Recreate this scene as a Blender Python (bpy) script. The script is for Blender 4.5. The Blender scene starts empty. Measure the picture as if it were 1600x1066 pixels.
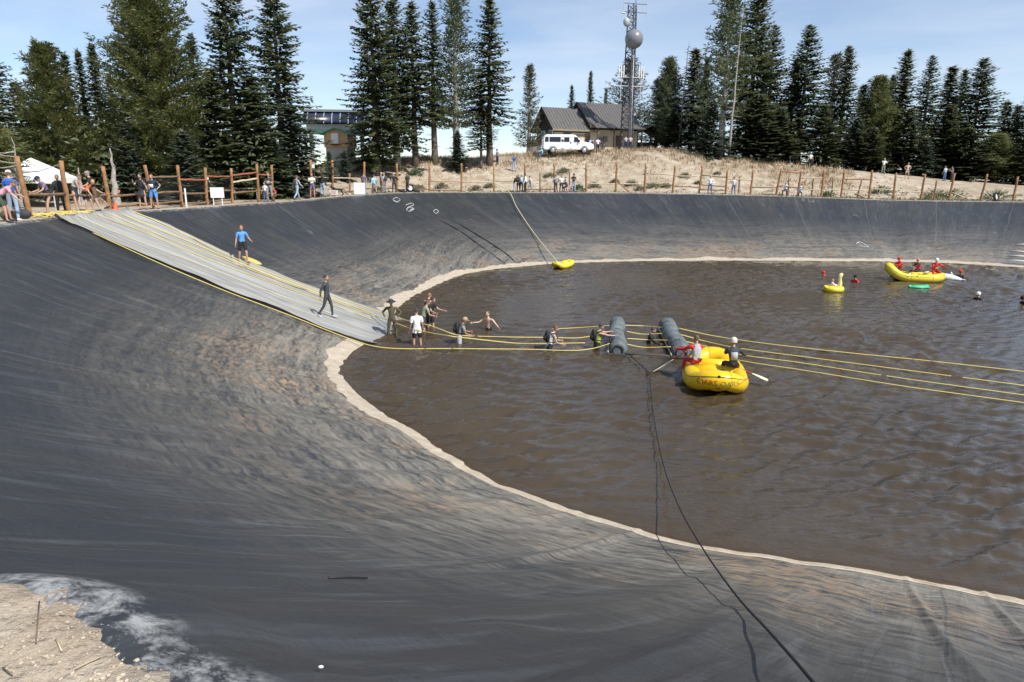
import bpy, bmesh, math, random
import numpy as np
from mathutils import Vector, Matrix, Euler, noise
from mathutils.bvhtree import BVHTree
R = math.radians
random.seed(7)
scene = bpy.context.scene
COL = scene.collection

# ------------------------------------------------------------------ camera
CH = 6.4; TH = R(13.6); RO = R(.3); FPX = 1067.0
cam_d = bpy.data.cameras.new('camera'); cam = bpy.data.objects.new('camera', cam_d); COL.objects.link(cam)
cam_d.sensor_width = 36; cam_d.lens = 24; cam_d.clip_start = .05; cam_d.clip_end = 6000
fw = Vector((0, math.cos(TH), -math.sin(TH))); r0 = Vector((1, 0, 0)); u0 = Vector((0, math.sin(TH), math.cos(TH)))
rt = r0*math.cos(RO)+u0*math.sin(RO); up = -r0*math.sin(RO)+u0*math.cos(RO)
CAM = Vector((0, 0, CH))
cam.matrix_world = Matrix(((rt.x, up.x, -fw.x, 0), (rt.y, up.y, -fw.y, 0), (rt.z, up.z, -fw.z, CH), (0, 0, 0, 1)))
scene.camera = cam

# ------------------------------------------------------------------ light
SUN_EL = R(50); SUN_DIR = Vector((.74, -.67, 0)).normalized()*math.cos(SUN_EL); SUN_DIR.z = math.sin(SUN_EL)
w = bpy.data.worlds.new('World'); scene.world = w; w.use_nodes = True
nt = w.node_tree; nt.nodes.clear()
wo = nt.nodes.new('ShaderNodeOutputWorld'); bg = nt.nodes.new('ShaderNodeBackground'); bg.inputs[1].default_value = .115
sky = nt.nodes.new('ShaderNodeTexSky'); sky.sky_type = 'NISHITA'; sky.sun_disc = False
sky.sun_elevation = SUN_EL; sky.sun_rotation = math.atan2(SUN_DIR.x, SUN_DIR.y); sky.altitude = 2000; sky.air_density = 1.0; sky.dust_density = .6
tc = nt.nodes.new('ShaderNodeTexCoord'); mp = nt.nodes.new('ShaderNodeMapping'); mp.inputs['Scale'].default_value = (1.0, 1.6, 7.0); mp.inputs['Rotation'].default_value = (R(6), R(-8), 0)
n1 = nt.nodes.new('ShaderNodeTexNoise'); n1.inputs['Scale'].default_value = 1.6; n1.inputs['Detail'].default_value = 8; n1.inputs['Roughness'].default_value = .55; n1.inputs['Distortion'].default_value = .4
cr = nt.nodes.new('ShaderNodeValToRGB'); cr.color_ramp.elements[0].position = .40; cr.color_ramp.elements[0].color = (.05, .05, .05, 1); cr.color_ramp.elements[1].position = .72; cr.color_ramp.elements[1].color = (.62, .62, .62, 1)
mx = nt.nodes.new('ShaderNodeMixRGB'); mx.inputs[2].default_value = (5.6, 6.1, 6.9, 1)
L = nt.links.new
L(tc.outputs['Generated'], mp.inputs[0]); L(mp.outputs[0], n1.inputs['Vector']); L(n1.outputs['Fac'], cr.inputs[0])
L(cr.outputs[0], mx.inputs[0]); L(sky.outputs[0], mx.inputs[1]); L(mx.outputs[0], bg.inputs[0]); L(bg.outputs[0], wo.inputs[0])
sd = bpy.data.lights.new('sun', 'SUN'); sd.energy = 4.2; sd.angle = R(.5); sd.color = (1, .955, .89)
sun = bpy.data.objects.new('sun', sd); COL.objects.link(sun); sun.rotation_euler = SUN_DIR.to_track_quat('Z', 'Y').to_euler(); sun.location = (30, -30, 60)
vs = scene.view_settings; vs.view_transform = 'Standard'; vs.look = 'None'; vs.exposure = .4; vs.gamma = 1
scene.render.resolution_x = 1024; scene.render.resolution_y = 682
scene.cycles.max_bounces = 6; scene.cycles.transparent_max_bounces = 12

# ------------------------------------------------------------------ helpers
def ray(px, py): return fw+rt*((px-800)/FPX)-up*((py-533)/FPX)
def onz(px, py, z):
    d = ray(px, py); return CAM+d*((z-CH)/d.z)
def atdepth(px, py, t): return CAM+ray(px, py)*t
def tag(o, label=None, cat=None, group=None, kind=None):
    if label: o['label'] = label
    if cat: o['category'] = cat
    if group: o['group'] = group
    if kind: o['kind'] = kind
    return o
def empty(name, loc, rz=0):
    o = bpy.data.objects.new(name, None); COL.objects.link(o); o.location = loc; o.rotation_euler = (0, 0, rz); o.empty_display_size = .3
    return o
def link(name, me, parent=None, loc=None):
    o = bpy.data.objects.new(name, me); COL.objects.link(o)
    if parent: o.parent = parent
    if loc is not None: o.location = loc
    return o

class NB:   # node builder
    def __init__(s, name):
        s.m = bpy.data.materials.new(name); s.m.use_nodes = True; s.t = s.m.node_tree; s.p = s.t.nodes['Principled BSDF']
        s.out = s.t.nodes['Material Output']
    def n(s, typ, **k):
        x = s.t.nodes.new(typ)
        for a, b in k.items(): setattr(x, a, b)
        return x
    def l(s, a, b): s.t.links.new(a, b)
    def tex(s, vec, scale, detail=4, rough=.5, dist=0, mscale=None, rot=None):
        if mscale or rot:
            m = s.n('ShaderNodeMapping'); s.l(vec, m.inputs[0])
            if mscale: m.inputs['Scale'].default_value = mscale
            if rot: m.inputs['Rotation'].default_value = rot
            vec = m.outputs[0]
        x = s.n('ShaderNodeTexNoise'); s.l(vec, x.inputs['Vector']); x.inputs['Scale'].default_value = scale; x.inputs['Detail'].default_value = detail
        x.inputs['Roughness'].default_value = rough; x.inputs['Distortion'].default_value = dist
        return x.outputs['Fac']
    def ramp(s, fac, stops):
        x = s.n('ShaderNodeValToRGB'); e = x.color_ramp.elements
        while len(e) < len(stops): e.new(.5)
        for i, (p, c) in enumerate(stops):
            e[i].position = p; e[i].color = (c, c, c, 1) if not isinstance(c, tuple) else (*c, 1)
        s.l(fac, x.inputs[0]); return x.outputs[0]
    def mix(s, fac, a, b, bt='MIX'):
        x = s.n('ShaderNodeMixRGB', blend_type=bt)
        for i, v in ((0, fac), (1, a), (2, b)):
            if isinstance(v, (int, float)): x.inputs[i].default_value = v if i == 0 else (v, v, v, 1)
            elif isinstance(v, tuple): x.inputs[i].default_value = (*v, 1)
            else: s.l(v, x.inputs[i])
        return x.outputs[0]
    def math(s, op, a, b=None, c=None):
        x = s.n('ShaderNodeMath', operation=op)
        for i, v in enumerate((a, b, c)):
            if v is None: continue
            if isinstance(v, (int, float)): x.inputs[i].default_value = v
            else: s.l(v, x.inputs[i])
        return x.outputs[0]
    def bump(s, h, dist, strength=1, prev=None):
        x = s.n('ShaderNodeBump'); s.l(h, x.inputs['Height']); x.inputs['Distance'].default_value = dist; x.inputs['Strength'].default_value = strength
        if prev: s.l(prev, x.inputs['Normal'])
        return x.outputs[0]
MC = {}
def mat(name, col, rough=.7, var=.25, metal=0, scale=6, bump=0, spec=.5):
    if name in MC: return MC[name]
    b = NB(name); tc = b.n('ShaderNodeTexCoord')
    f = b.tex(tc.outputs['Object'], scale, 5, .6)
    c = b.ramp(f, [(.3, tuple(x*(1-var) for x in col)), (.7, tuple(min(1, x*(1+var)) for x in col))])
    b.l(c, b.p.inputs['Base Color']); b.p.inputs['Roughness'].default_value = rough; b.p.inputs['Metallic'].default_value = metal
    b.p.inputs['Specular IOR Level'].default_value = spec
    if bump: b.l(b.bump(b.tex(tc.outputs['Object'], scale*4, 3), bump), b.p.inputs['Normal'])
    MC[name] = b.m; return b.m

class MB:
    def __init__(s): s.v = []; s.f = []; s.mi = []; s.cur = 0
    def add(s, vs, fs):
        o = len(s.v); s.v += [tuple(x) for x in vs]
        for f in fs: s.f.append([i+o for i in f]); s.mi.append(s.cur)
    def box(s, c, size, rz=0, M=None):
        x, y, z = [a/2 for a in size]; vs = []
        for i in (-1, 1):
            for j in (-1, 1):
                for k in (-1, 1): vs.append(Vector((i*x, j*y, k*z)))
        if M is None: M = Matrix.Rotation(rz, 4, 'Z')
        vs = [M @ v+Vector(c) for v in vs]
        s.add(vs, [(0, 1, 3, 2), (4, 6, 7, 5), (0, 4, 5, 1), (2, 3, 7, 6), (0, 2, 6, 4), (1, 5, 7, 3)])
    def beam(s, a, b, w, h=None):
        a = Vector(a); b = Vector(b); d = b-a; q = d.to_track_quat('Z', 'Y').to_matrix().to_4x4()
        s.box((a+b)/2, (w, h or w, d.length), M=q)
    def tube(s, pts, rad, n=6, cap=True, closed=False, sq=1):
        pts = [Vector(p) for p in pts]; N = len(pts); o = len(s.v); prev = None
        rs = rad if isinstance(rad, (list, tuple)) else [rad]*N
        for i, p in enumerate(pts):
            if closed: t = pts[(i+1) % N]-pts[i-1]
            else: t = pts[min(i+1, N-1)]-pts[max(i-1, 0)]
            if t.length < 1e-9: t = Vector((0, 0, 1))
            t.normalize()
            if prev is None: a = t.orthogonal().normalized() if abs(t.z) > .9 else t.cross(Vector((0, 0, 1))).normalized()
            else:
                a = prev-t*prev.dot(t); a.normalize()
            prev = a; b = t.cross(a)
            for k in range(n):
                an = 2*math.pi*k/n; s.v.append(tuple(p+(a*math.cos(an)+b*math.sin(an)*sq)*rs[i]))
        for i in range(N if closed else N-1):
            j = (i+1) % N
            for k in range(n):
                s.f.append([o+i*n+k, o+i*n+(k+1) % n, o+j*n+(k+1) % n, o+j*n+k]); s.mi.append(s.cur)
        if cap and not closed:
            s.f.append([o+k for k in range(n)][::-1]); s.mi.append(s.cur); s.f.append([o+(N-1)*n+k for k in range(n)]); s.mi.append(s.cur)
    def lathe(s, prof, c=(0, 0, 0), n=12, M=None, sy=1):
        o = len(s.v); c = Vector(c); M = M or Matrix()
        for r, z in prof:
            for k in range(n):
                an = 2*math.pi*k/n; s.v.append(tuple(M @ Vector((r*math.cos(an), r*math.sin(an)*sy, z))+c))
        for i in range(len(prof)-1):
            for k in range(n): s.f.append([o+i*n+k, o+i*n+(k+1) % n, o+(i+1)*n+(k+1) % n, o+(i+1)*n+k]); s.mi.append(s.cur)
    def ball(s, c, r, n=10, m=6, M=None):
        if isinstance(r, (int, float)): r = (r, r, r)
        M = (M or Matrix()) @ Matrix.Diagonal((r[0], r[1], r[2], 1))
        s.lathe([(max(math.sin(math.pi*i/m), .001), -math.cos(math.pi*i/m)) for i in range(m+1)], c, n, M)
    def mesh(s, name, mats, smooth=False):
        me = bpy.data.meshes.new(name); me.from_pydata(s.v, [], s.f)
        if not isinstance(mats, (list, tuple)): mats = [mats]
        for m in mats: me.materials.append(m)
        if len(mats) > 1: me.polygons.foreach_set('material_index', s.mi)
        if smooth: me.polygons.foreach_set('use_smooth', [True]*len(me.polygons))
        me.update(); return me
    def build(s, name, mats, parent=None, smooth=False, loc=None): return link(name, s.mesh(name, mats, smooth), parent, loc)

def weld_normals(me):
    bm = bmesh.new(); bm.from_mesh(me); bmesh.ops.recalc_face_normals(bm, faces=bm.faces); bm.to_mesh(me); bm.free()
def bevel(o, w=.02, seg=2):
    m = o.modifiers.new('bevel', 'BEVEL'); m.width = w; m.segments = seg; m.limit_method = 'ANGLE'; return o

# ------------------------------------------------------------------ basin shape
C0 = Vector((20, 30))
Wpx = [(1600, 942), (1400, 902), (1200, 873), (1075, 852), (970, 825), (860, 790), (760, 750), (700, 715), (640, 675), (580, 640), (540, 605), (527, 580), (543, 552), (590, 521), (625, 475), (680, 445), (740, 425), (870, 412), (1000, 408), (1150, 407), (1300, 408), (1450, 410), (1600, 418)]
Wp = [(*onz(x, y, 0).xy, 0) for x, y in Wpx]+[(46, 42, 0), (50, 30, 0), (48, 17, 0), (40, 8.5, 0), (26, 5.5, 0), (15, 6.8, 0)]
Rpx = [(0, 350, 24.2), (50, 344, 26.3), (100, 338, 28.6), (200, 331, 32), (300, 325, 36.5), (400, 318, 42), (450, 315, 45), (560, 305, 57), (640, 301, 64), (800, 301, 67), (1000, 302, 67), (1200, 306, 67), (1400, 313, 66), (1600, 316, 64)]
Rp = [tuple(atdepth(*p)) for p in Rpx]+[(56, 54, 4.3), (61, 42, 4.4), (62.5, 28, 4.5), (58, 10, 4.6), (46, -1, 4.65), (30, -5, 4.65), (16, -4.2, 4.65), (8, -2.3, 4.65), (3, -.2, 4.65), (.3, 1.25, 4.65),
     (-1.15, 2.05, 4.65), (-1.9, 2.5, 4.65), (-3.2, 2.75, 4.65), (-6, 3.9, 4.65), (-10, 6.8, 4.65), (-14, 11.5, 4.65), (-17, 18, 4.65)]
def polar(pts):
    P = [Vector(p) for p in pts]; N = len(P); out = []
    for i in range(N):
        a, b, c, d = P[i-1], P[i], P[(i+1) % N], P[(i+2) % N]
        # centripetal catmull-rom
        t0 = 0; t1 = t0+(b-a).length**.5; t2 = t1+(c-b).length**.5; t3 = t2+(d-c).length**.5
        for k in range(16):
            t = t1+(t2-t1)*k/16
            A1 = a*((t1-t)/(t1-t0))+b*((t-t0)/(t1-t0)); A2 = b*((t2-t)/(t2-t1))+c*((t-t1)/(t2-t1)); A3 = c*((t3-t)/(t3-t2))+d*((t-t2)/(t3-t2))
            B1 = A1*((t2-t)/(t2-t0))+A2*((t-t0)/(t2-t0)); B2 = A2*((t3-t)/(t3-t1))+A3*((t-t1)/(t3-t1))
            out.append(B1*((t2-t)/(t2-t1))+B2*((t-t1)/(t2-t1)))
    ph = np.array([math.atan2(p.y-C0.y, p.x-C0.x) % (2*math.pi) for p in out]); r = np.array([(p.xy-C0).length for p in out]); z = np.array([p.z for p in out])
    o = np.argsort(ph); return ph[o], r[o], z[o]
Wph, Wr, _ = polar(Wp); Rph, Rr, Rz = polar(Rp)
def rimf(ph): return np.interp(ph, Rph, Rr, period=2*math.pi), np.interp(ph, Rph, Rz, period=2*math.pi)
def watf(ph): return np.interp(ph, Wph, Wr, period=2*math.pi)
_tab = rimf(np.linspace(0, 2*math.pi, 8193)); _tr = _tab[0].tolist(); _tz = _tab[1].tolist()
def rim1(ph):
    f = ph/(2*math.pi)*8192; i = int(f) % 8192; f -= int(f); return _tr[i]*(1-f)+_tr[i+1]*f
# columns: dense where near the camera
fine = np.linspace(0, 2*math.pi, 20001)[:-1]
rr, _ = rimf(fine); wr_ = watf(fine)
mid = (rr*.5+wr_*.5); X = C0.x+mid*np.cos(fine); Y = C0.y+mid*np.sin(fine)
X2 = C0.x+rr*np.cos(fine); Y2 = C0.y+rr*np.sin(fine)
wgt = mid/np.minimum(np.hypot(X, Y), np.hypot(X2, Y2)+1.5)**.9
wgt = np.where((Y < 1) & (X > 12), wgt*.25, wgt)
cum = np.cumsum(wgt); cum /= cum[-1]
NC = 1500
PH = np.interp((np.arange(NC)+.5)/NC, cum, fine)
RR, RZ = rimf(PH); WR = watf(PH)
RR = RR+np.array([.12*noise.noise(Vector((C0.x+r*math.cos(p), C0.y+r*math.sin(p), 0))*1.1)+.05*noise.noise(Vector((C0.x+r*math.cos(p), C0.y+r*math.sin(p), 9))*4) for r, p in zip(RR, PH)])
dx = np.diff(np.concatenate([C0.x+RR*np.cos(PH), [C0.x+RR[0]*math.cos(PH[0])]])); dy = np.diff(np.concatenate([C0.y+RR*np.sin(PH), [C0.y+RR[0]*math.sin(PH[0])]]))
ARC = np.concatenate([[0], np.cumsum(np.hypot(dx, dy))])[:-1]

def prof(v):   # relative height, 1 at the rim to 0 at the waterline
    if v < 0: return 1.0-.0*v
    if v > 1: return -(v-1)*.62
    h = 1-(1.36*v-.36*v*v)
    k = .035
    if v < 2*k: h -= 0; h = 1-(1.36*v-.36*v*v)*(v/(2*k))**.6
    return h
def wrinkle(u, s, d, ph):   # u arc metres at rim, s metres down the slope
    V = Vector
    a = .115*noise.noise(V((u*.42, s*.05, 1)))+.055*noise.noise(V((u*1.3, s*.11+.2*u, 5)))
    rid = 1-abs(noise.noise(V((u*.5+.06*s, s*.05, 11))))*2
    a += .10*max(0, rid-.8)*5*.6
    a += .04*noise.noise(V((u*.2, s*.55, 7)))+.02*(1-abs(noise.noise(V((u*.18+s*.1, s*1.1, 17))))*2)
    if d < 30: a += .014*noise.noise(V((u*2.2, s*1.6, 3)))+.012*(1-abs(noise.noise(V((u*1.1, s*.5, 21))))*2)
    return a
NRW = 130
vv = np.concatenate([[-.12, -.06, -.02], np.linspace(0, 1.06, NRW), np.linspace(1.09, 1.9, 14)])
NRv = len(vv)
verts = []; uvs = []
SLOPE = RR-WR
for ri, v in enumerate(vv):
    for j in range(NC):
        r = RR[j]-SLOPE[j]*v; x = C0.x+r*math.cos(PH[j]); y = C0.y+r*math.sin(PH[j])
        h = prof(v)*RZ[j]
        if v < 0: h = RZ[j]-.05+.0*v+(-.06 if v < -.05 else 0)
        s = v*math.hypot(SLOPE[j], RZ[j]); d = math.hypot(x, y)
        f = min(1, max(0, v)/.08)*(1 if v < 1 else max(0, 1-(v-1)/.4))
        near = 1-max(0, min(1, (v-.9)/.1))*.75
        if v > -.01: h += wrinkle(ARC[j], s, d, PH[j])*f*near*(1 if d > 12 else .75)
        verts.append((x, y, h)); uvs.append((ARC[j], s))
faces = []
for i in range(NRv-1):
    for j in range(NC):
        k = (j+1) % NC; faces.append((i*NC+j, (i+1)*NC+j, (i+1)*NC+k, i*NC+k))
verts.append((C0.x, C0.y, -4.2)); uvs.append((0, 40))
for j in range(NC): faces.append(((NRv-1)*NC+j, len(verts)-1, (NRv-1)*NC+(j+1) % NC))
lm = bpy.data.meshes.new('pond_liner'); lm.from_pydata(verts, [], faces)
lm.polygons.foreach_set('use_smooth', [True]*len(lm.polygons))
uvl = lm.uv_layers.new(name='UVMap'); li = np.empty(len(lm.loops), dtype=np.int32); lm.loops.foreach_get('vertex_index', li)
uvl.data.foreach_set('uv', np.array(uvs, dtype=np.float32)[li].ravel())
att = lm.attributes.new('slope_v', 'FLOAT', 'POINT'); att.data.foreach_set('value', np.concatenate([np.repeat(vv, NC), [2]]).astype(np.float32))
liner_bvh = BVHTree.FromPolygons(verts, faces)

# ---- liner material
b = NB('black_liner'); tcn = b.n('ShaderNodeTexCoord'); uv = tcn.outputs['UV']; ob = tcn.outputs['Object']
av = b.n('ShaderNodeAttribute', attribute_name='slope_v').outputs['Fac']
str1 = b.tex(uv, 1, 6, .62, .3, (1.0, .16, 1)); str2 = b.tex(uv, 1, 5, .6, .6, (4.5, .5, 1)); hz = b.tex(uv, 1, 7, .62, 1.0, (.10, 1.6, 1))
cl = b.tex(ob, .16, 5, .6); fn = b.tex(uv, 1, 5, .7, .5, (2.2, 7, 1)); hz2 = b.tex(uv, 1, 7, .68, .7, (.9, 7.5, 1))
base = b.mix(b.ramp(cl, [(.35, 0.), (.65, 1.)]), (.027, .030, .033), (.045, .045, .042))
base = b.mix(b.ramp(str1, [(.40, 0.), (.68, .75)]), base, (.022, .027, .036))
base = b.mix(b.ramp(str2, [(.52, 0.), (.78, .55)]), base, (.105, .115, .125))
# dust: more towards the water
low = b.ramp(av, [(.32, .0), (.62, .30), (.84, .8), (1, 1.)])
dn = b.mix(.5, hz, hz2); dn = b.mix(.35, dn, fn)
dmask = b.math('MULTIPLY', low, b.ramp(dn, [(.42, .05), (.58, 1.)]))
base = b.mix(dmask, base, (.32, .285, .225))
# fine dark grain over the dust
base = b.mix(b.math('MULTIPLY', b.ramp(hz2, [(.50, 0.), (.66, .45)]), low), base, (.06, .068, .08))
# rusty silt patches
om = b.math('MULTIPLY', b.ramp(b.tex(ob, .33, 4, .6), [(.48, 0.), (.62, .9)]), b.ramp(fn, [(.44, 0.), (.60, 1.)]))
om = b.math('MULTIPLY', om, b.ramp(av, [(.55, 0.), (.82, .9), (1., .9)]))
base = b.mix(om, base, (.33, .215, .125))
om2 = b.math('MULTIPLY', b.ramp(b.tex(ob, .22, 5, .6, 0, None, (0, 0, 1)), [(.50, 0.), (.62, .7)]), b.ramp(av, [(.42, 0.), (.8, .7), (1., .7)]))
base = b.mix(b.math('MULTIPLY', om2, b.ramp(hz2, [(.40, 0.), (.60, 1.)])), base, (.30, .27, .215))
# pale scuffs
sc = b.math('ABSOLUTE', b.math('SUBTRACT', b.tex(uv, 1, 3, .5, .8, (.22, .35, 1)), .5))
scm = b.math('MULTIPLY', b.ramp(sc, [(.0, 1.), (.006, 0.)]), b.ramp(b.tex(ob, .6, 2), [(.60, 0.), (.70, .5)]))

sc2 = b.math('ABSOLUTE', b.math('SUBTRACT', b.tex(uv, 1, 2, .5, .4, (.7, .07, 1)), .5))
scm2 = b.math('MULTIPLY', b.ramp(sc2, [(.0, 1.), (.008, 0.)]), b.ramp(b.tex(ob, .35, 2), [(.58, 0.), (.70, .28)]))
base = b.mix(scm2, base, (.30, .32, .33))
# welded panel seams every few metres
su = b.n('ShaderNodeSeparateXYZ'); b.l(uv, su.inputs[0]); sfr = b.math('FRACT', b.math('MULTIPLY', b.math('ADD', su.outputs[0], b.math('MULTIPLY', b.tex(uv, .3, 2), .5)), 1/6.7))
seam = b.ramp(sfr, [(.0, 1.), (.006, 1.), (.010, 0.)]); base = b.mix(b.math('MULTIPLY', seam, .45), base, (.15, .155, .16))
# dusty top edge
top = b.math('MULTIPLY', b.ramp(av, [(.0, 1.), (.014, .9), (.028, 0.)]), b.ramp(b.tex(ob, 5.5, 9, .75, .3), [(.46, 0.), (.62, .8)]))
base = b.mix(top, base, (.50, .50, .48))
b.l(base, b.p.inputs['Base Color'])
b.l(b.ramp(dn, [(.3, .36), (.7, .56)]), b.p.inputs['Roughness']); b.p.inputs['Specular IOR Level'].default_value = .5
bn = b.bump(str2, .018); bn = b.bump(seam, .01, 1, bn); bn = b.bump(fn, .02, 1, bn); bn = b.bump(b.tex(uv, 1, 4, .6, .6, (.9, 2.4, 1)), .05, 1, bn)
b.l(bn, b.p.inputs['Normal'])
LINER = b.m
lm.materials.append(LINER)
liner = link('pond_liner', lm); tag(liner, 'black plastic liner covering the banks of the basin, dusty near the water', 'liner', kind='structure')

# ---- pale silt strip along the waterline
sv = []; sf = []; NS = 8
for j in range(NC):
    x = C0.x+WR[j]*math.cos(PH[j]); y = C0.y+WR[j]*math.sin(PH[j]); d = math.hypot(x, y)
    wd = min(.62, max(.11, .11+(d-11)*.030))
    q = Vector((x, y, 0))
    wd *= 1+.55*noise.noise(q*.35)+.2*noise.noise(q*1.2)
    rag = (.05*noise.noise(q*1.6)+.03*noise.noise(q*3.5))*(2.2 if d > 18 else 1)
    for k in range(NS):
        off = wd*(1-k/(NS-2))+rag*(1 if k < 3 else 0) if k < NS-1 else -.15
        r = WR[j]+off
        px_, py_ = C0.x+r*math.cos(PH[j]), C0.y+r*math.sin(PH[j])
        h = liner_bvh.ray_cast(Vector((px_, py_, 3)), Vector((0, 0, -1)))[0]
        sv.append((px_, py_, (h.z if h else 0)+(.025 if 0 < k else .006)))
for j in range(NC):
    k2 = (j+1) % NC
    for k in range(NS-1): sf.append((j*NS+k, j*NS+k+1, k2*NS+k+1, k2*NS+k))
sm = bpy.data.meshes.new('shore_silt'); sm.from_pydata(sv, [], sf); sm.polygons.foreach_set('use_smooth', [True]*len(sf))
b = NB('pale_silt'); t = b.n('ShaderNodeTexCoord').outputs['Object']
b.l(b.ramp(b.tex(t, 3, 6, .65), [(.3, (.36, .30, .22)), (.7, (.52, .45, .35))]), b.p.inputs['Base Color']); b.p.inputs['Roughness'].default_value = .95
b.l(b.bump(b.tex(t, 14, 4), .02), b.p.inputs['Normal'])
sm.materials.append(b.m); tag(link('shore_silt', sm), kind='structure')

# ------------------------------------------------------------------ ground
crest_x = [-600, 0, 400, 450, 500, 560, 640, 740, 850, 960, 1030, 1100, 1180, 1250, 1320, 1400, 1500, 1600, 2400]
crest_z = [.2, .35, .5, 1.3, 2.6, 3.3, 3.7, 3.9, 4.5, 4.9, 5.2, 4.4, 3.9, 3.5, 3.0, 2.5, 1.8, 1.4, .8]
def sst(a, b_, x):
    t = min(1, max(0, (x-a)/(b_-a))); return t*t*(3-2*t)
def ground_rel(x, y, s):
    if y > 4: px = 800+FPX*x/(y*.972+.4)
    else: px = -600
    dz = float(np.interp(px, crest_x, crest_z))
    h = dz*(sst(2.2, 17, s)*.93+.07*sst(15, 26, s))
    if s > 36: h -= min((s-36)*.13, 90)
    n = .10*noise.noise(Vector((x*.35, y*.35, 0)))+.05*noise.noise(Vector((x*1.2, y*1.2, 2)))
    h += n*sst(.2, 3, s)+(.25*noise.noise(Vector((x*.15, y*.15, 4)))*sst(5, 14, s))
    if s < 4 and math.hypot(x, y) < 8: h += .04*noise.noise(Vector((x*3, y*3, 0)))+.02*noise.noise(Vector((x*9, y*9, 0)))
    return h
srow = [-.03, .03, .12, .25, .45, .7, 1, 1.4, 1.8, 2.3, 2.9, 3.6, 4.4, 5.3, 6.3, 7.4, 8.6, 10, 11.5, 13, 15, 17, 20, 23, 27, 31, 36, 42, 50, 65, 90, 140, 250, 500, 1000, 2500]
gi = list(range(0, NC, 2)); NG = len(gi); gv = []; gf = []
for ri, s in enumerate(srow):
    for j in gi:
        x0, y0 = C0.x+RR[j]*math.cos(PH[j]), C0.y+RR[j]*math.sin(PH[j])
        ew = .10*noise.noise(Vector((x0, y0, 3))*1.5)+.06*noise.noise(Vector((x0, y0, 7))*5)+(.05*noise.noise(Vector((x0, y0, 7))*14) if abs(x0)+abs(y0) < 9 else 0)
        r = RR[j]+s+(ew if s < .6 else 0); x = C0.x+r*math.cos(PH[j]); y = C0.y+r*math.sin(PH[j])
        z = RZ[j]+ground_rel(x, y, s)+(-.07 if ri == 0 else .0 if ri == 1 else .02)
        if ri == 1: z = RZ[j]-.005
        gv.append((x, y, z))
for i in range(len(srow)-1):
    for j in range(NG):
        k = (j+1) % NG; gf.append((i*NG+j, i*NG+k, (i+1)*NG+k, (i+1)*NG+j))
gm = bpy.data.meshes.new('ground'); gm.from_pydata(gv, [], gf); gm.polygons.foreach_set('use_smooth', [True]*len(gf))
ga = gm.attributes.new('rim_s', 'FLOAT', 'POINT'); ga.data.foreach_set('value', np.repeat(np.array(srow), NG).astype(np.float32))
b = NB('sandy_ground'); t = b.n('ShaderNodeTexCoord').outputs['Object']; s_ = b.n('ShaderNodeAttribute', attribute_name='rim_s').outputs['Fac']
big = b.tex(t, .12, 5, .6); md = b.tex(t, .9, 6, .65); fi = b.tex(t, 6, 6, .7)
c = b.mix(b.ramp(md, [(.40, 0.), (.60, 1.)]), (.33, .255, .175), (.50, .43, .335))
c = b.mix(b.ramp(big, [(.45, 0.), (.65, .7)]), c, (.31, .24, .16))
c = b.mix(b.ramp(fi, [(.50, 0.), (.70, .5)]), c, (.27, .215, .15))
c = b.mix(b.ramp(b.tex(t, .35, 5, .7, 0, None, (0, 0, 2)), [(.55, 0.), (.68, .45)]), c, (.24, .22, .13))
vo = b.n('ShaderNodeTexVoronoi'); b.l(t, vo.inputs['Vector']); vo.inputs['Scale'].default_value = 9
c = b.mix(b.math('MULTIPLY', b.ramp(vo.outputs['Distance'], [(.10, .8), (.18, 0.)]), b.ramp(b.tex(t, 2.5, 3), [(.45, 0.), (.6, .2)])), c, (.56, .52, .45))
vo2 = b.n('ShaderNodeTexVoronoi'); b.l(t, vo2.inputs['Vector']); vo2.inputs['Scale'].default_value = 38
c = b.mix(b.ramp(vo2.outputs['Distance'], [(.18, .4), (.3, 0.)]), c, (.50, .46, .39))
far = b.n('ShaderNodeMapRange'); b.l(s_, far.inputs[0]); far.inputs[1].default_value = 24; far.inputs[2].default_value = 60
c = b.mix(far.outputs[0], c, (.07, .085, .045))
b.l(c, b.p.inputs['Base Color']); b.p.inputs['Roughness'].default_value = .97
b.l(b.bump(fi, .06, 1, b.bump(md, .12)), b.p.inputs['Normal'])
gm.materials.append(b.m); ground = link('ground', gm); tag(ground, kind='structure')
ground_bvh = BVHTree.FromPolygons(gv, gf)

DN = Vector((0, 0, -1))
def hgt(x, y):
    z = -99
    for bv in (liner_bvh, ground_bvh):
        h = bv.ray_cast(Vector((x, y, 60)), DN)[0]
        if h: z = max(z, h.z)
    return z
def hit(px, py, water=True):
    d = ray(px, py).normalized(); best = None
    for bv in (liner_bvh, ground_bvh):
        h = bv.ray_cast(CAM, d)
        if h[0] and (best is None or h[3] < best): best = h[3]
    if water and d.z < 0:
        tw = -CH/d.z
        if best is None or tw < best: best = tw
    return CAM+d*best if best else None
def gp(px, t, py=290):    # ground point below the given pixel column at depth t
    p = atdepth(px, py, t); return Vector((p.x, p.y, hgt(p.x, p.y)))
def rimpt(px, off):      # ground point at distance off beyond the rim in that pixel column
    d = ray(px, 300); d = Vector((d.x, d.y)).normalized(); lo = 5; best = None
    t = 20
    while t < 130:
        p = d*t; ph = math.atan2(p.y-C0.y, p.x-C0.x) % (2*math.pi); r = (p-C0).length
        g = rim1(ph)+off-r
        if g < .01: best = p; break
        t += max(.01, g*.6)
    return Vector((best.x, best.y, hgt(best.x, best.y)))

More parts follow.
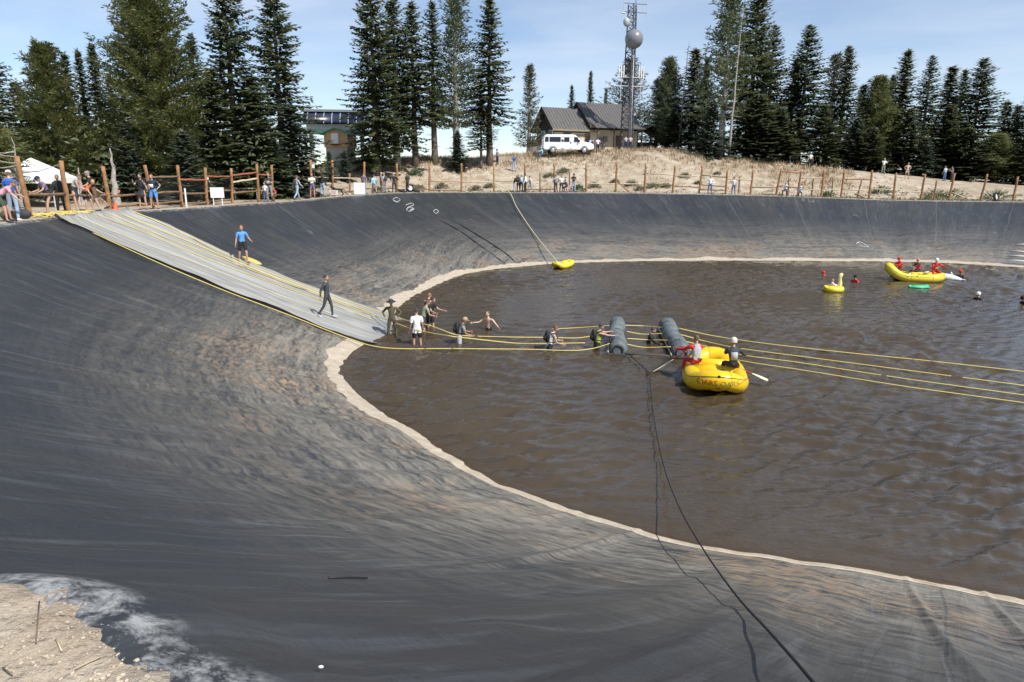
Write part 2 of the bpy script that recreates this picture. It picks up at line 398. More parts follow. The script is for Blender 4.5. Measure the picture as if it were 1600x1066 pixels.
# ------------------------------------------------------------------ water
az = np.concatenate([np.arange(-62, -42, 1.0), np.arange(-42, 42, .135), np.arange(42, 100, 1.0)]); az = np.radians(az)
rd = [5.5]
while rd[-1] < 72: rd.append(rd[-1]+(.070+.0014*rd[-1] if rd[-1] < 56 else 1.0))
rd = np.array(rd); A_, D_ = np.meshgrid(az, rd); wx = np.sin(A_)*D_; wy = np.cos(A_)*D_
rs_ = np.random.RandomState(5); wz = np.zeros_like(wx); big_ = np.zeros_like(wx)
for i in range(7):
    k = 2*np.pi/rs_.uniform(7, 22); th = rs_.uniform(0, 6.28); big_ += np.sin(k*(wx*np.cos(th)+wy*np.sin(th))+rs_.uniform(0, 6.28))
patch = np.clip(.75+.22*big_, .25, 1.5)
for i in range(84):
    lam = .26*(1.6/.26)**rs_.uniform(0, 1)**1.7; k = 2*np.pi/lam; th = np.radians(90+14+rs_.normal(0, 24)); ph_ = rs_.uniform(0, 6.28)
    am = .0150*lam*(.45 if lam > 1.1 else 1)
    u_ = k*(wx*np.cos(th)+wy*np.sin(th))+ph_+.5*np.sin(.7*wx*np.sin(th)-.9*wy*np.cos(th)+i)
    fade = np.clip((lam/(.070+.0014*D_)-2.0)/1.5, 0, 1)
    wz += am*np.sin(u_)*fade
wz *= patch*.82
phi_ = np.arctan2(wy-C0.y, wx-C0.x) % (2*np.pi); off_ = watf(phi_)-np.hypot(wx-C0.x, wy-C0.y); rz__ = rimf(phi_); slp = rz__[1]*.62/(rz__[0]-watf(phi_))
wdp = np.clip(off_, 0, None)*slp; wz *= np.clip(off_/1.2, .12, 1)
nr_, na_ = wx.shape; wv = np.stack([wx, wy, wz], -1).reshape(-1, 3); ii = (np.arange(nr_-1)[:, None]*na_+np.arange(na_-1)[None, :]).ravel(); keep = (off_[:-1, :-1].ravel() > -2.2); ii = ii[keep]
wf = np.stack([ii, ii+1, ii+na_+1, ii+na_], -1)
used = np.unique(wf); remap = np.full(len(wv), -1); remap[used] = np.arange(len(used)); wv = wv[used]; wf = remap[wf]; wdp = wdp.ravel()[used]
wm = bpy.data.meshes.new('water'); wm.vertices.add(len(wv)); wm.vertices.foreach_set('co', wv.astype(np.float32).ravel())
wm.loops.add(wf.size); wm.loops.foreach_set('vertex_index', wf.astype(np.int32).ravel()); wm.polygons.add(len(wf)); wm.polygons.foreach_set('loop_start', np.arange(0, wf.size, 4, dtype=np.int32)); wm.update(calc_edges=True); wm.validate()
wm.polygons.foreach_set('use_smooth', [True]*len(wm.polygons))
wa = wm.attributes.new('depth', 'FLOAT', 'POINT'); wa.data.foreach_set('value', wdp.astype(np.float32))
b = NB('brown_water'); t = b.n('ShaderNodeTexCoord').outputs['Object']; dp = b.n('ShaderNodeAttribute', attribute_name='depth').outputs['Fac']
rz = (0, 0, R(-14))
a1 = b.tex(t, 1, 3, .5, .5, (.42, 1.15, 1), rz); a2 = b.tex(t, 1, 3, .55, .7, (1.6, 3.6, 1), (0, 0, R(-20))); a3 = b.tex(t, 1, 3, .6, .4, (5, 9, 1), (0, 0, R(-8)))
nb = b.bump(a3, .016)
c = b.mix(b.ramp(b.tex(t, .10, 4, .6), [(.35, 0.), (.65, 1.)]), (.050, .036, .021), (.068, .050, .030))
c = b.mix(b.ramp(dp, [(.0, .6), (.22, 0.)]), c, (.13, .09, .05))
b.l(c, b.p.inputs['Base Color']); b.p.inputs['Roughness'].default_value = .03; b.p.inputs['IOR'].default_value = 1.5
b.l(nb, b.p.inputs['Normal'])
tr = b.n('ShaderNodeBsdfTransparent'); tr.inputs[0].default_value = (.62, .45, .25, 1)
ms = b.n('ShaderNodeMixShader'); b.l(b.ramp(dp, [(.0, .45), (.08, .75), (.25, 1.)]), ms.inputs[0]); b.l(tr.outputs[0], ms.inputs[1]); b.l(b.p.outputs[0], ms.inputs[2])
b.l(ms.outputs[0], b.out.inputs[0])
wm.materials.append(b.m); water = link('water', wm); tag(water, kind='structure')
# ------------------------------------------------------------------ trees
def leafmat(name, dark, light, tip):
    b = NB(name); tc = b.n('ShaderNodeTexCoord'); oi = b.n('ShaderNodeObjectInfo'); at = b.n('ShaderNodeAttribute', attribute_name='leafvar').outputs['Fac']
    f = b.tex(tc.outputs['Object'], .9, 3, .6)
    c = b.mix(b.ramp(f, [(.35, 0.), (.65, 1.)]), dark, light)
    c = b.mix(b.ramp(at, [(.55, 0.), (1., .8)]), c, tip)  # sunlit tips painted into the needle colour, spread by leafvar
    c = b.mix(b.math('MULTIPLY', oi.outputs['Random'], .35), c, light)
    b.l(c, b.p.inputs['Base Color']); b.p.inputs['Roughness'].default_value = .6; b.p.inputs['Specular IOR Level'].default_value = .35
    tl = b.n('ShaderNodeBsdfTranslucent'); b.l(c, tl.inputs[0]); ms = b.n('ShaderNodeMixShader'); ms.inputs[0].default_value = .4
    b.l(b.p.outputs[0], ms.inputs[1]); b.l(tl.outputs[0], ms.inputs[2]); b.l(ms.outputs[0], b.out.inputs[0])
    return b.m
FIR = leafmat('fir_needles', (.070, .095, .042), (.145, .175, .078), (.30, .31, .175))
BLUEFIR = leafmat('bluish_fir_needles', (.060, .090, .062), (.115, .150, .100), (.26, .29, .21))
PINE = leafmat('pine_needles', (.070, .090, .030), (.16, .175, .058), (.29, .28, .11))
DRYPINE = leafmat('dull_pine_needles', (.09, .095, .055), (.15, .145, .09), (.24, .22, .16))
BARK = mat('grey_brown_bark', (.15, .12, .095), .95, .4, scale=5, bump=.03)
PALEBARK = mat('pale_bark', (.36, .33, .29), .95, .35, scale=5, bump=.03)
DARKBARK = mat('dark_bark', (.07, .055, .045), .95, .4, scale=5, bump=.03)

def crown_mesh(name, H, Rm, z0, rng, kind='fir', dens=1.0, top=.03):
    vs = []; fs = []; lv = []
    def card(p, d, l, wdt, v, upv):
        sd_ = d.cross(upv)
        if sd_.length < 1e-4: sd_ = d.orthogonal()
        sd_.normalize(); sd_ *= wdt; o = len(vs)
        m_ = p+d*l*.45
        vs.extend((p, m_+sd_, p+d*l, m_-sd_)); fs.append((o, o+1, o+2, o+3)); lv.append(v)
    UP = Vector((0, 0, 1))
    z = z0
    while z < H*.985:
        rel = (z-z0)/(H-z0)
        if kind == 'pine': prof_ = (1-rel)**.62*(.62+.38*min(1, rel*4))
        elif kind == 'sparse': prof_ = (1-rel)**.65
        else: prof_ = (1-rel)**.72*(.80+.20*min(1, rel*5))
        Lb = Rm*prof_+top*Rm
        nb_ = max(4, int((9.5 if kind != 'sparse' else 7)*dens*(.7+.4*(1-rel))))
        a0 = rng.random()*6.28
        for k in range(nb_):
            if rng.random() < (.10 if kind == 'fir' else .2 if kind == 'pine' else .35): continue
            az = a0+6.283*k/nb_+rng.uniform(-.3, .3)
            lb = Lb*rng.uniform(.62, 1.12)
            lump = 1.05+.55*noise.noise(Vector((math.cos(az)*1.3, math.sin(az)*1.3, z*.42+Rm)))+.25*noise.noise(Vector((math.cos(az)*3, math.sin(az)*3, z*1.1+Rm)))
            lb *= lump
            if kind == 'fir': el0 = -.30+.75*rel**1.5+rng.uniform(-.1, .1); curv = .25
            else: el0 = .12+.5*rel+rng.uniform(-.2, .2); curv = .35
            out = Vector((math.cos(az), math.sin(az), 0)); st = .27 if kind == 'fir' else .34
            n_ = max(2, int(lb/st)); zb = z+rng.uniform(-.12, .12)
            for i in range(n_+1):
                tt = (i+.5)/(n_+1)
                if tt < .18 and lb > 1.2: continue
                p = out*(lb*tt)+UP*(zb+math.sin(el0)*lb*tt+curv*lb*tt*tt*.35)
                gv_ = rng.random()
                if kind == 'fir':
                    sp = (.62-.40*tt)*min(1.2, .35+lb*.34)
                    for sg in (-1, 1):
                        d = (out*.75+out.cross(UP)*sg*rng.uniform(.5, 1.1)+UP*rng.uniform(-.42, .10)).normalized()
                        card(p, d, sp*rng.uniform(.8, 1.5), .12+.03*lb*.4, gv_, UP)
                        if rng.random() < .8:
                            q = p+out*rng.uniform(-.1, .1)-UP*rng.uniform(0, .10)
                            card(q, (d+UP*rng.uniform(-.55, .1)).normalized(), sp*rng.uniform(.6, 1.1), .14, gv_*.6, (UP+out*rng.uniform(-.5, .5)).normalized())
                    if i == n_: card(p, (out+UP*.15).normalized(), .4, .09, .95, UP)
                else:
                    m_ = 10 if kind == 'pine' else 7
                    for q in range(m_):
                        d = (out*.5+Vector((rng.uniform(-1, 1), rng.uniform(-1, 1), rng.uniform(-.35, 1.1)))).normalized()
                        card(p+Vector((rng.uniform(-.15, .15), rng.uniform(-.15, .15), rng.uniform(-.1, .1))), d, rng.uniform(.24, .48), .042 if kind == 'pine' else .045, gv_, d.orthogonal())
        z += (.30 if kind == 'fir' else .36 if kind == 'pine' else .42)*(1-.35*rel)*max(.75, H/17)
    # leader
    for i in range(8):
        an = rng.random()*6.28; card(Vector((0, 0, H*(.955+.005*i))), Vector((math.cos(an)*.6, math.sin(an)*.6, .8)).normalized(), .35, .05, .8, UP)
    me = bpy.data.meshes.new(name); me.from_pydata([tuple(v) for v in vs], [], fs)
    a = me.attributes.new('leafvar', 'FLOAT', 'FACE'); a.data.foreach_set('value', np.array(lv, dtype=np.float32))
    return me
def trunk_mesh(name, H, r, rng, m, z0=2, lean=0, dead=10, blen=1.2):
    t = MB(); n_ = 9
    pts = [(lean*(i/n_)**1.5+rng.uniform(-.05, .05)*(i > 0), rng.uniform(-.05, .05)*(i > 0), -.4+(H*.97+.4)*i/n_) for i in range(n_+1)]
    t.tube(pts, [max(.015, r*(1-.96*i/n_)*(1.25 if i == 0 else 1)) for i in range(n_+1)], 8)
    for i in range(dead):
        z = rng.uniform(z0*.35, max(z0+2.5, H*.6 if z0 > 3 else z0+3)); an = rng.random()*6.28; l = rng.uniform(.4, 1)*blen
        p = Vector((0, 0, z)); q = p+Vector((math.cos(an)*l*.6, math.sin(an)*l*.6, rng.uniform(-.15, .05)*l)); q2 = p+Vector((math.cos(an)*l, math.sin(an)*l, rng.uniform(-.35, .1)*l))
        t.tube([p, q, q2], [.035, .022, .008], 4)
    me = t.mesh(name, m, True); return me
PROTO = {}
def proto(key):
    if key in PROTO: return PROTO[key]
    rng = random.Random(hash(key) % 1000 if False else sum(ord(c) for c in key)*7)
    spec = {  # H, R, z0, kind, foliage, bark, dens
        'fir_a': (17, 3.6, 1.2, 'fir', FIR, BARK, 1.15), 'fir_b': (17, 3.3, 2.2, 'fir', FIR, PALEBARK, 1.0), 'fir_c': (16, 2.5, 4.6, 'fir', FIR, BARK, .9),
        'fir_d': (15, 2.9, .8, 'fir', FIR, BARK, 1.05), 'fir_slim': (13, 1.7, 1.5, 'fir', FIR, BARK, .9), 'fir_small': (6, 1.9, .25, 'fir', BLUEFIR, BARK, 1.0),
        'fir_bare': (16, 2.6, 3.6, 'sparse', FIR, PALEBARK, 1.8), 'pine_big': (15, 4.1, .9, 'pine', PINE, PALEBARK, 2.1), 'pine_mid': (12, 2.9, 1.0, 'pine', PINE, BARK, 1.5),
        'pine_thin': (10, 1.7, 1.0, 'sparse', DRYPINE, PALEBARK, 1.3), 'pine_wide': (12, 3.6, 2.4, 'sparse', DRYPINE, PALEBARK, 1.6), 'pine_dark': (14, 3.0, 1.2, 'pine', FIR, PALEBARK, 1.4)}[key]
    H, Rm, z0, kind, fm, bm_, dens = spec
    cm = crown_mesh(key+'_crown', H, Rm, z0, rng, kind, dens); cm.materials.append(fm)
    tm = trunk_mesh(key+'_trunk', H, .20+H*.011, rng, bm_, z0, 0, 16 if z0 > 3 else 8, Rm*.5)
    PROTO[key] = (H, Rm, cm, tm); return PROTO[key]
def tree(px, t, ytop, hw, key, label, group=None, name=None, rz=None, cat='tree', z=None):
    H, Rm, cm, tm = proto(key); p = gp(px, t)
    top_ = atdepth(px, ytop, t); tt = (p.xy.length)/(Vector((ray(px, 250).x, ray(px, 250).y)).length)
    top_ = CAM+ray(px, ytop)*tt
    p.z -= .1
    sz = max(.15, (top_.z-p.z)/H); sx = hw*tt/FPX/Rm*1.28
    nm = name or ('pine_tree' if 'pine' in key else 'fir_tree')
    o = empty(nm, p, rz if rz is not None else random.uniform(0, 6.28)); o.scale = (sx, sx, sz)
    tag(o, label, cat, group)
    link('crown', cm, o); tr_ = link('trunk', tm, o)
    k = min(1.6, sz/max(sx, .01)); tr_.scale = (k, k, 1)
    return o
G1 = 'conifers behind the left fence'; G2 = 'conifers on the hill in the middle'; G3 = 'conifers right of the tower'
T = [
 (4, 36, 22, 46, 'fir_a', 'tall dark fir cut by the left edge of the photo', G1),
 (48, 42, 130, 45, 'fir_d', 'dense dark fir in the gap between the left edge fir and the rusty-tinged pine', G1),
 (-30, 33, 150, 60, 'pine_mid', 'bushy low pine half outside the left edge behind the man in the blue shirt', G1),
 (97, 40, 76, 50, 'pine_mid', 'ragged green pine with open top rising behind the white canopy tent', G1),
 (128, 50, 88, 24, 'fir_slim', 'leftmost of the three slim pointed firs left of the big yellow-green pine', G1),
 (149, 52, 84, 22, 'fir_slim', 'middle one of the three slim pointed firs left of the big yellow-green pine', G1),
 (171, 51, 74, 24, 'fir_slim', 'rightmost of the three slim pointed firs left of the big yellow-green pine', G1),
 (140, 45, 180, 42, 'fir_d', 'short dark fir beneath the three slim pointed firs', G1),
 (255, 44, -28, 74, 'pine_big', 'huge bushy yellow-green pine, the brightest tree on the left', G1),
 (205, 41, 195, 30, 'fir_small', 'small fir at the left foot of the big yellow-green pine', G1),
 (292, 40, 205, 40, 'fir_small', 'small silvery fir at the right foot of the big yellow-green pine', G1),
 (375, 48, -45, 55, 'fir_a', 'tallest dark fir just right of the big yellow-green pine, top cut by the frame', G1),
 (345, 46, 110, 44, 'fir_d', 'medium fir squeezed between the big yellow-green pine and the tallest dark fir', G1),
 (446, 55, -25, 54, 'fir_b', 'broad fir with a pale trunk showing, left of the lift station', G1),
 (405, 49, 120, 48, 'fir_d', 'medium dark fir between the tallest dark fir and the pale-trunked one', G1),
 (462, 53, 165, 46, 'fir_small', 'low spreading silvery fir below the pale-trunked broad fir', G1),
 (430, 50, 215, 36, 'fir_small', 'smallest silvery fir beside the end of the near fence', G1),
 (516, 66, 236, 12, 'fir_small', 'little fir sapling in front of the wooden hut', G2),
 (540, 68, 236, 14, 'fir_small', 'little dark fir sapling right of the one in front of the hut', G2),
 (590, 72, -35, 46, 'fir_a', 'large dense fir right of the lift station, the widest of the hill group', G2),
 (622, 75, -8, 40, 'fir_b', 'tall fir merging with the right side of the widest hill fir', G2),
 (650, 76, 15, 34, 'fir_c', 'grey-green fir with bare lower trunk, third in the hill group', G2),
 (680, 77, 14, 28, 'fir_c', 'narrow dark fir with a long black bare trunk in the hill group', G2),
 (714, 77, -10, 36, 'fir_bare', 'open-crowned fir with a thick pale trunk in the hill group', G2),
 (716, 76, 205, 17, 'fir_small', 'green fir bush at the foot of the thick pale trunk', G2),
 (765, 78, 8, 36, 'fir_c', 'last tall pointed fir at the right end of the hill group', G2),
 (752, 77, 150, 22, 'fir_c', 'short fir leaning on the left side of the last pointed hill fir', G2),
 (826, 92, 108, 17, 'pine_thin', 'thin pale half-bare pine standing alone left of the van', G2),
 (890, 112, 136, 11, 'fir_slim', 'small fir peeking over the left roof of the house', G2),
 (918, 114, 115, 11, 'fir_slim', 'small pointed fir behind the ridge between the two house roofs', G2),
 (942, 116, 140, 9, 'fir_slim', 'tiny dark fir tip left of the tower above the roof', G2),
 (978, 106, 98, 38, 'pine_wide', 'thin-crowned pale pine seen behind the tower', G2),
 (1037, 98, 96, 28, 'pine_dark', 'grey-green pine at the left end of the row right of the tower', G3),
 (1074, 96, 82, 26, 'fir_slim', 'slim fir right behind the leaning bare snag', G3),
 (1092, 94, 95, 22, 'fir_d', 'narrow dark fir filling the gap right of the snag', G3),
 (1122, 88, -18, 42, 'fir_bare', 'very tall fir with jutting top branches behind the silver snag', G3),
 (1105, 82, 160, 27, 'fir_small', 'small bluish fir at the foot of the silver snag', G3),
 (1162, 90, -15, 44, 'fir_a', 'tallest dense fir right of the silver snag, top cut by the frame', G3),
 (1190, 92, 48, 34, 'fir_b', 'fir on the right flank of the tallest dense fir', G3),
 (1175, 84, 150, 40, 'fir_d', 'lower dark fir in front of the tallest dense fir', G3),
 (1210, 84, 170, 30, 'fir_d', 'lower dark fir between the tallest dense fir and the open-topped one', G3),
 (1242, 91, 48, 42, 'fir_b', 'open-topped fir with pale trunk, left of the neat pointed fir', G3),
 (1285, 97, 92, 22, 'pine_thin', 'pale thin pine tip peeking out behind the neat pointed fir', G3),
 (1303, 90, 78, 32, 'fir_d', 'neat pointed fir right of the open-topped fir', G3),
 (1275, 84, 165, 30, 'fir_d', 'lower fir in front of the neat pointed fir', G3),
 (1328, 86, 185, 26, 'fir_small', 'small silvery fir right of the neat pointed fir', G3),
 (1355, 92, 124, 34, 'pine_mid', 'round-topped light green pine in the middle of the right row', G3),
 (1352, 85, 200, 30, 'fir_d', 'low dark fir below the round-topped light green pine', G3),
 (1392, 92, 84, 27, 'fir_slim', 'left one of the two spires right of the round-topped pine', G3),
 (1430, 92, 92, 30, 'fir_b', 'right one of the two spires right of the round-topped pine', G3),
 (1408, 86, 170, 32, 'fir_d', 'low dark fir below the two spires', G3),
 (1437, 84, 215, 22, 'fir_small', 'little fir beside the person in beige on the slope', G3),
 (1462, 94, 108, 28, 'fir_slim', 'slim fir left of the broad dark fir near the right edge', G3),
 (1468, 86, 165, 32, 'fir_d', 'low dark fir left of the broad dark fir near the right edge', G3),
 (1508, 90, 96, 44, 'fir_a', 'broad dark layered fir, the largest near the right edge', G3),
 (1500, 84, 200, 40, 'fir_d', 'low fir in front of the broad dark layered fir', G3),
 (1553, 92, 160, 25, 'fir_slim', 'short fir right of the broad dark layered fir', G3),
 (1548, 84, 210, 34, 'pine_mid', 'low yellow-green pine near the right edge', G3),
 (1588, 90, 146, 30, 'fir_b', 'fir at the right edge of the photo', G3),
 (1602, 82, 205, 34, 'fir_d', 'low dark fir cut by the right edge of the photo', G3),
 (1022, 99, 128, 22, 'pine_thin', 'thin grey pine just left of the grey-green pine, right of the tower', G3),
 (1050, 93, 165, 26, 'fir_d', 'low dark fir under the leaning bare snag', G3),
 (1226, 94, 96, 26, 'fir_d', 'narrow fir tucked behind the left flank of the open-topped fir', G3),
 (1375, 96, 120, 26, 'fir_d', 'fir filling the gap between the round-topped pine and the two spires', G3),
 (1332, 93, 135, 22, 'fir_slim', 'small fir spire left of the round-topped light green pine', G3),
 (1482, 97, 112, 26, 'fir_d', 'dark fir tucked behind the left flank of the broad layered fir', G3),
 (1570, 95, 165, 30, 'fir_d', 'dark fir between the short fir and the right edge fir', G3),
 (320, 52, 60, 40, 'fir_b', 'tall grey-green fir half hidden behind the right side of the yellow-green pine', G1),
 (192, 50, 120, 36, 'fir_b', 'fir half hidden behind the left side of the yellow-green pine', G1),
 (70, 48, 165, 46, 'fir_d', 'dark fir behind the rusty-tinged pine, above the canopy tent', G1),
]
for a in T: tree(*a)
# low understory behind the left trees, one mass
under = MB(); rng = random.Random(5)
vs_ = []; fs_ = []; lv_ = []
for i in range(9000):
    px = rng.uniform(-80, 430); t = rng.uniform(44, 70) if px > 180 else rng.uniform(38, 62); p = gp(px, t); h = rng.uniform(0, 3.4)*(1+.5*noise.noise(Vector((p.x*.3, p.y*.3, 0))))
    d = Vector((rng.uniform(-1, 1), rng.uniform(-1, 1), rng.uniform(-.5, .7))).normalized(); sd_ = d.orthogonal()*.06; q = p+Vector((0, 0, h)); l = rng.uniform(.25, .5); o = len(vs_)
    vs_.extend(tuple(x) for x in (q, q+d*l*.5+sd_, q+d*l, q+d*l*.5-sd_)); fs_.append((o, o+1, o+2, o+3)); lv_.append(rng.random())
me = bpy.data.meshes.new('understory'); me.from_pydata(vs_, [], fs_); me.materials.append(FIR)
a = me.attributes.new('leafvar', 'FLOAT', 'FACE'); a.data.foreach_set('value', np.array(lv_, dtype=np.float32))
tag(link('understory', me), 'dark green undergrowth filling the woods behind the left fence', 'undergrowth', kind='stuff')
# dead snags
def snag(px, t, ybase, ytop, r, nb_, bl, label, lean=0, m=PALEBARK):
    rng = random.Random(px); p = gp(px, t); tt = p.xy.length/Vector((ray(px, 250).x, ray(px, 250).y)).length; H = (CAM+ray(px, ytop)*tt).z-p.z
    o = empty('dead_tree', p); tag(o, label, 'dead tree', 'dead snags')
    t_ = MB(); N = 10; pts = [Vector((lean*(i/N)+rng.uniform(-.06, .06), rng.uniform(-.05, .05), -.3+(H+.3)*i/N)) for i in range(N+1)]
    t_.tube(pts, [r*(1-.9*i/N) for i in range(N+1)], 7); t_.build('trunk', m, o, True)
    for i in range(nb_):
        t_ = MB(); z = rng.uniform(.25, .95)*H; an = rng.random()*6.28; l = bl*rng.uniform(.3, 1)*(1.1-z/H); q = Vector((lean*z/H, 0, z)); d = Vector((math.cos(an), math.sin(an), rng.uniform(-.5, .2)))
        t_.tube([q, q+d*l*.5, q+d*l+Vector((0, 0, .15*l))], [.04, .025, .01], 4)
        t_.build('branch', m, o, True)
snag(1135, 83, 245, 20, .17, 26, 1.4, 'tall silver-white dead snag against the dark firs', .3)
snag(1056, 92, 235, 72, .13, 44, 2.4, 'leaning grey dead tree with many bare drooping branches', .6, mat('grey_dead_wood', (.25, .22, .19), .95))
snag(126, 38, 300, 262, .20, 3, .5, 'short broken grey stump trunk behind the fence by the hikers')
snag(180, 37, 300, 232, .24, 5, 1.2, 'broken pale trunk standing behind the third near fence post')
snag(30, 32, 300, 215, .10, 22, 3.2, 'sprawling dead bush of white branches behind the canopy tent')
# ------------------------------------------------------------------ scrub, shrubs, rocks
rng = random.Random(11)
vs_ = []; fs_ = []
def blades(p, n_, h, spread, out_v, out_f):
    for k in range(n_):
        an = rng.random()*6.28; o = len(out_v); b0 = Vector((p.x+rng.uniform(-spread, spread), p.y+rng.uniform(-spread, spread), p.z-.03)); hh = h*rng.uniform(.5, 1.1)
        tp = b0+Vector((math.cos(an)*hh*.55, math.sin(an)*hh*.55, hh)); sd_ = Vector((-math.sin(an), math.cos(an), 0))*rng.uniform(.015, .05)
        out_v.extend(tuple(x) for x in (b0-sd_, b0+sd_, tp)); out_f.append((o, o+1, o+2))
for i in range(3600):
    px = rng.uniform(480, 1330); 
    s = rng.gauss(14.5, 2.4) if px < 1200 else rng.gauss(13, 3)
    d = ray(px, 300); d = Vector((d.x, d.y)).normalized()
    ph0 = 67+s*1.0
    p = d*ph0
    r = (p-C0).length-rim1(math.atan2(p.y-C0.y, p.x-C0.x) % (2*math.pi))
    dd = s-r; p = p+d*dd*.9
    if noise.noise(Vector((p.x*.25, p.y*.25, 0))) < -.32: continue
    z = hgt(p.x, p.y)
    if z < 3: continue
    blades(Vector((p.x, p.y, z)), 6, rng.uniform(.25, .62), .35, vs_, fs_)
me = bpy.data.meshes.new('dry_grass'); me.from_pydata(vs_, [], fs_)
b = NB('dry_scrub'); tcx = b.n('ShaderNodeTexCoord').outputs['Object']
b.l(b.mix(b.ramp(b.tex(tcx, 1.3, 3), [(.4, 0.), (.6, 1.)]), (.30, .21, .12), (.52, .42, .27)), b.p.inputs['Base Color']); b.p.inputs['Roughness'].default_value = .9
me.materials.append(b.m); tag(link('dry_grass', me), 'dry tan scrub covering the crest of the hill', 'dry scrub', kind='stuff')
vs_ = []; fs_ = []
for i in range(900):
    px = rng.uniform(1180, 1600) if i % 3 else rng.uniform(440, 1180); s = rng.uniform(.5, 2.2) if i % 2 else rng.uniform(2, 9)
    q = rimpt(px, s); blades(q, 7, rng.uniform(.12, .3), .3, vs_, fs_)
me = bpy.data.meshes.new('weeds'); me.from_pydata(vs_, [], fs_); me.materials.append(mat('dull_green_weeds', (.16, .16, .085), .9, .4, scale=1.2)); tag(link('weeds', me), 'dull green weeds scattered along the bank behind the pond rim', 'weeds', kind='stuff')
SHR = mat('sage_shrub', (.17, .16, .10), .9, .4, scale=3); SHRG = mat('green_shrub', (.07, .105, .04), .9, .4, scale=3)
def shrub(px, s, w_, m, label, group):
    p = rimpt(px, s); vs_ = []; fs_ = []
    for k in range(150):
        an = rng.random()*6.28; el = rng.uniform(.1, 1.5); d = Vector((math.cos(an)*math.cos(el), math.sin(an)*math.cos(el), math.sin(el)*.6)); o = len(vs_); q = p+d*w_*rng.uniform(.3, .9)
        e = (d+Vector((rng.uniform(-.5, .5), rng.uniform(-.5, .5), rng.uniform(0, .6)))).normalized(); sd_ = e.orthogonal()*.05
        vs_.extend(tuple(x-p) for x in (q, q+e*w_*.2+sd_, q+e*w_*.42, q+e*w_*.2-sd_)); fs_.append((o, o+1, o+2, o+3))
    me = bpy.data.meshes.new('shrub'); me.from_pydata(vs_, [], fs_); me.materials.append(m); tag(link('shrub', me, None, p), label, 'shrub', group)
for px, py in [(590, 3), (655, 4), (690, 4.5), (765, 5), (858, 8), (928, 5), (960, 6.5), (985, 5.5), (1000, 4), (1020, 5), (1040, 5.2), (1068, 8), (1118, 9.5), (1090, 6.5), (880, 9), (743, 3.6)]:
    shrub(px, py, rng.uniform(.45, .85), SHR, 'small grey-green sage shrub dotted on the pale sandy slope behind the fence', 'sage shrubs on the sandy slope')
for px, s, w_, lb in [(903, 3, .9, 'green bush beside the fence post right of the central group'), (1295, 3.4, .8, 'green bush behind the fence left of the leaning short post'), (1376, 6, 1.1, 'green bush below the person in white on the slope'), (1462, 3.2, 1.3, 'green bush behind the fence near the broken rails'), (1490, 5, 1.2, 'green bush by the two people under the right trees'), (1560, 4.5, 1.4, 'green bush behind the loose tyre'), (650, 9, .9, 'green bush at the top of the sandy slope below the hill firs'), (492, 7, .9, 'green bush by the sign post at the end of the near fence')]:
    shrub(px, s, w_, SHRG, lb, None)
# rocks on the slope: countless small stones
t_ = MB(); rng = random.Random(3)
def stone(mb, p, r):
    mb.ball(p+Vector((0, 0, r*.15)), (r*rng.uniform(.8, 1.4), r*rng.uniform(.7, 1.2), r*rng.uniform(.5, .8)), 6, 4, Matrix.Rotation(rng.random()*6, 4, 'Z'))
for i in range(420):
    stone(t_, rimpt(rng.uniform(540, 1500), rng.uniform(.3, 13)), rng.uniform(.05, .16))
for i in range(60): stone(t_, rimpt(rng.uniform(530, 570), rng.uniform(1.2, 3.5)), rng.uniform(.08, .2))
k = 0
while k < 800:
    p = hit(rng.uniform(-60, 260), rng.uniform(930, 1120), False)
    k += 1
    if p and p.z > 4.57 and ground_bvh.find_nearest(p)[3] < .01: stone(t_, p, rng.choice([.002, .003, .003, .004, .005, .006, .009]))
tag(t_.build('gravel', mat('pale_stone', (.38, .32, .24), .95, .45, scale=2), None, True), 'pale stones strewn over the sandy bank', 'gravel', kind='stuff')

# ------------------------------------------------------------------ fences
POSTM = mat('weathered_orange_log', (.31, .16, .068), .85, .35, scale=3, bump=.01); REDW = mat('red_stained_rail', (.30, .10, .05), .85, .3, scale=3)
PALEW = mat('pale_raw_rail', (.52, .42, .28), .85, .25, scale=3); BRW = mat('brown_log_rail', (.20, .125, .07), .9, .35, scale=3)
YPOST = mat('yellowish_post', (.45, .31, .13), .85, .3, scale=3)
def top_for(p, px, py):
    d = ray(px, py); tt = Vector((p.x, p.y)).length/Vector((d.x, d.y)).length; return CAM+d*tt
fn1 = empty('post_and_rail_fence', rimpt(240, 1.2)); tag(fn1, 'rustic log fence with red and brown rails along the left rim', 'fence')
def mkpost(par, base, top_, r, m, rail=None):
    o = par.matrix_world.translation if False else par.location
    t_ = MB(); N = 6
    a = Vector(base)-Vector((0, 0, .25)); bq = Vector(top_)
    pts = [a.lerp(bq, i/N)+Vector((random.uniform(-.015, .015), random.uniform(-.015, .015), 0)) for i in range(N+1)]
    t_.tube([p-o for p in pts], [r*(1.08-.16*i/N)*random.uniform(.95, 1.05) for i in range(N+1)], 9)
    return t_.build('post', m, par, True)
def mkrail(par, a, b_, r, m, name='rail'):
    o = par.location; t_ = MB(); a = Vector(a); b_ = Vector(b_); sag = Vector((0, 0, -.02)); N = 5
    t_.tube([a.lerp(b_, i/N)-o+Vector((0, 0, random.uniform(-.02, .02))) for i in range(N+1)], [r*random.uniform(.85, 1.1) for i in range(N+1)], 7)
    return t_.build(name, m, par, True)
near_posts = [(41, 335, 26, 244), (103, 327, 95, 251), (168, 329, 161, 260), (237, 326, 226, 258), (282, 323, 277, 258), (322, 320, 320, 262), (361, 316, 361, 263), (403, 313, 401, 256), (425, 308, 424, 258)]
P1 = []
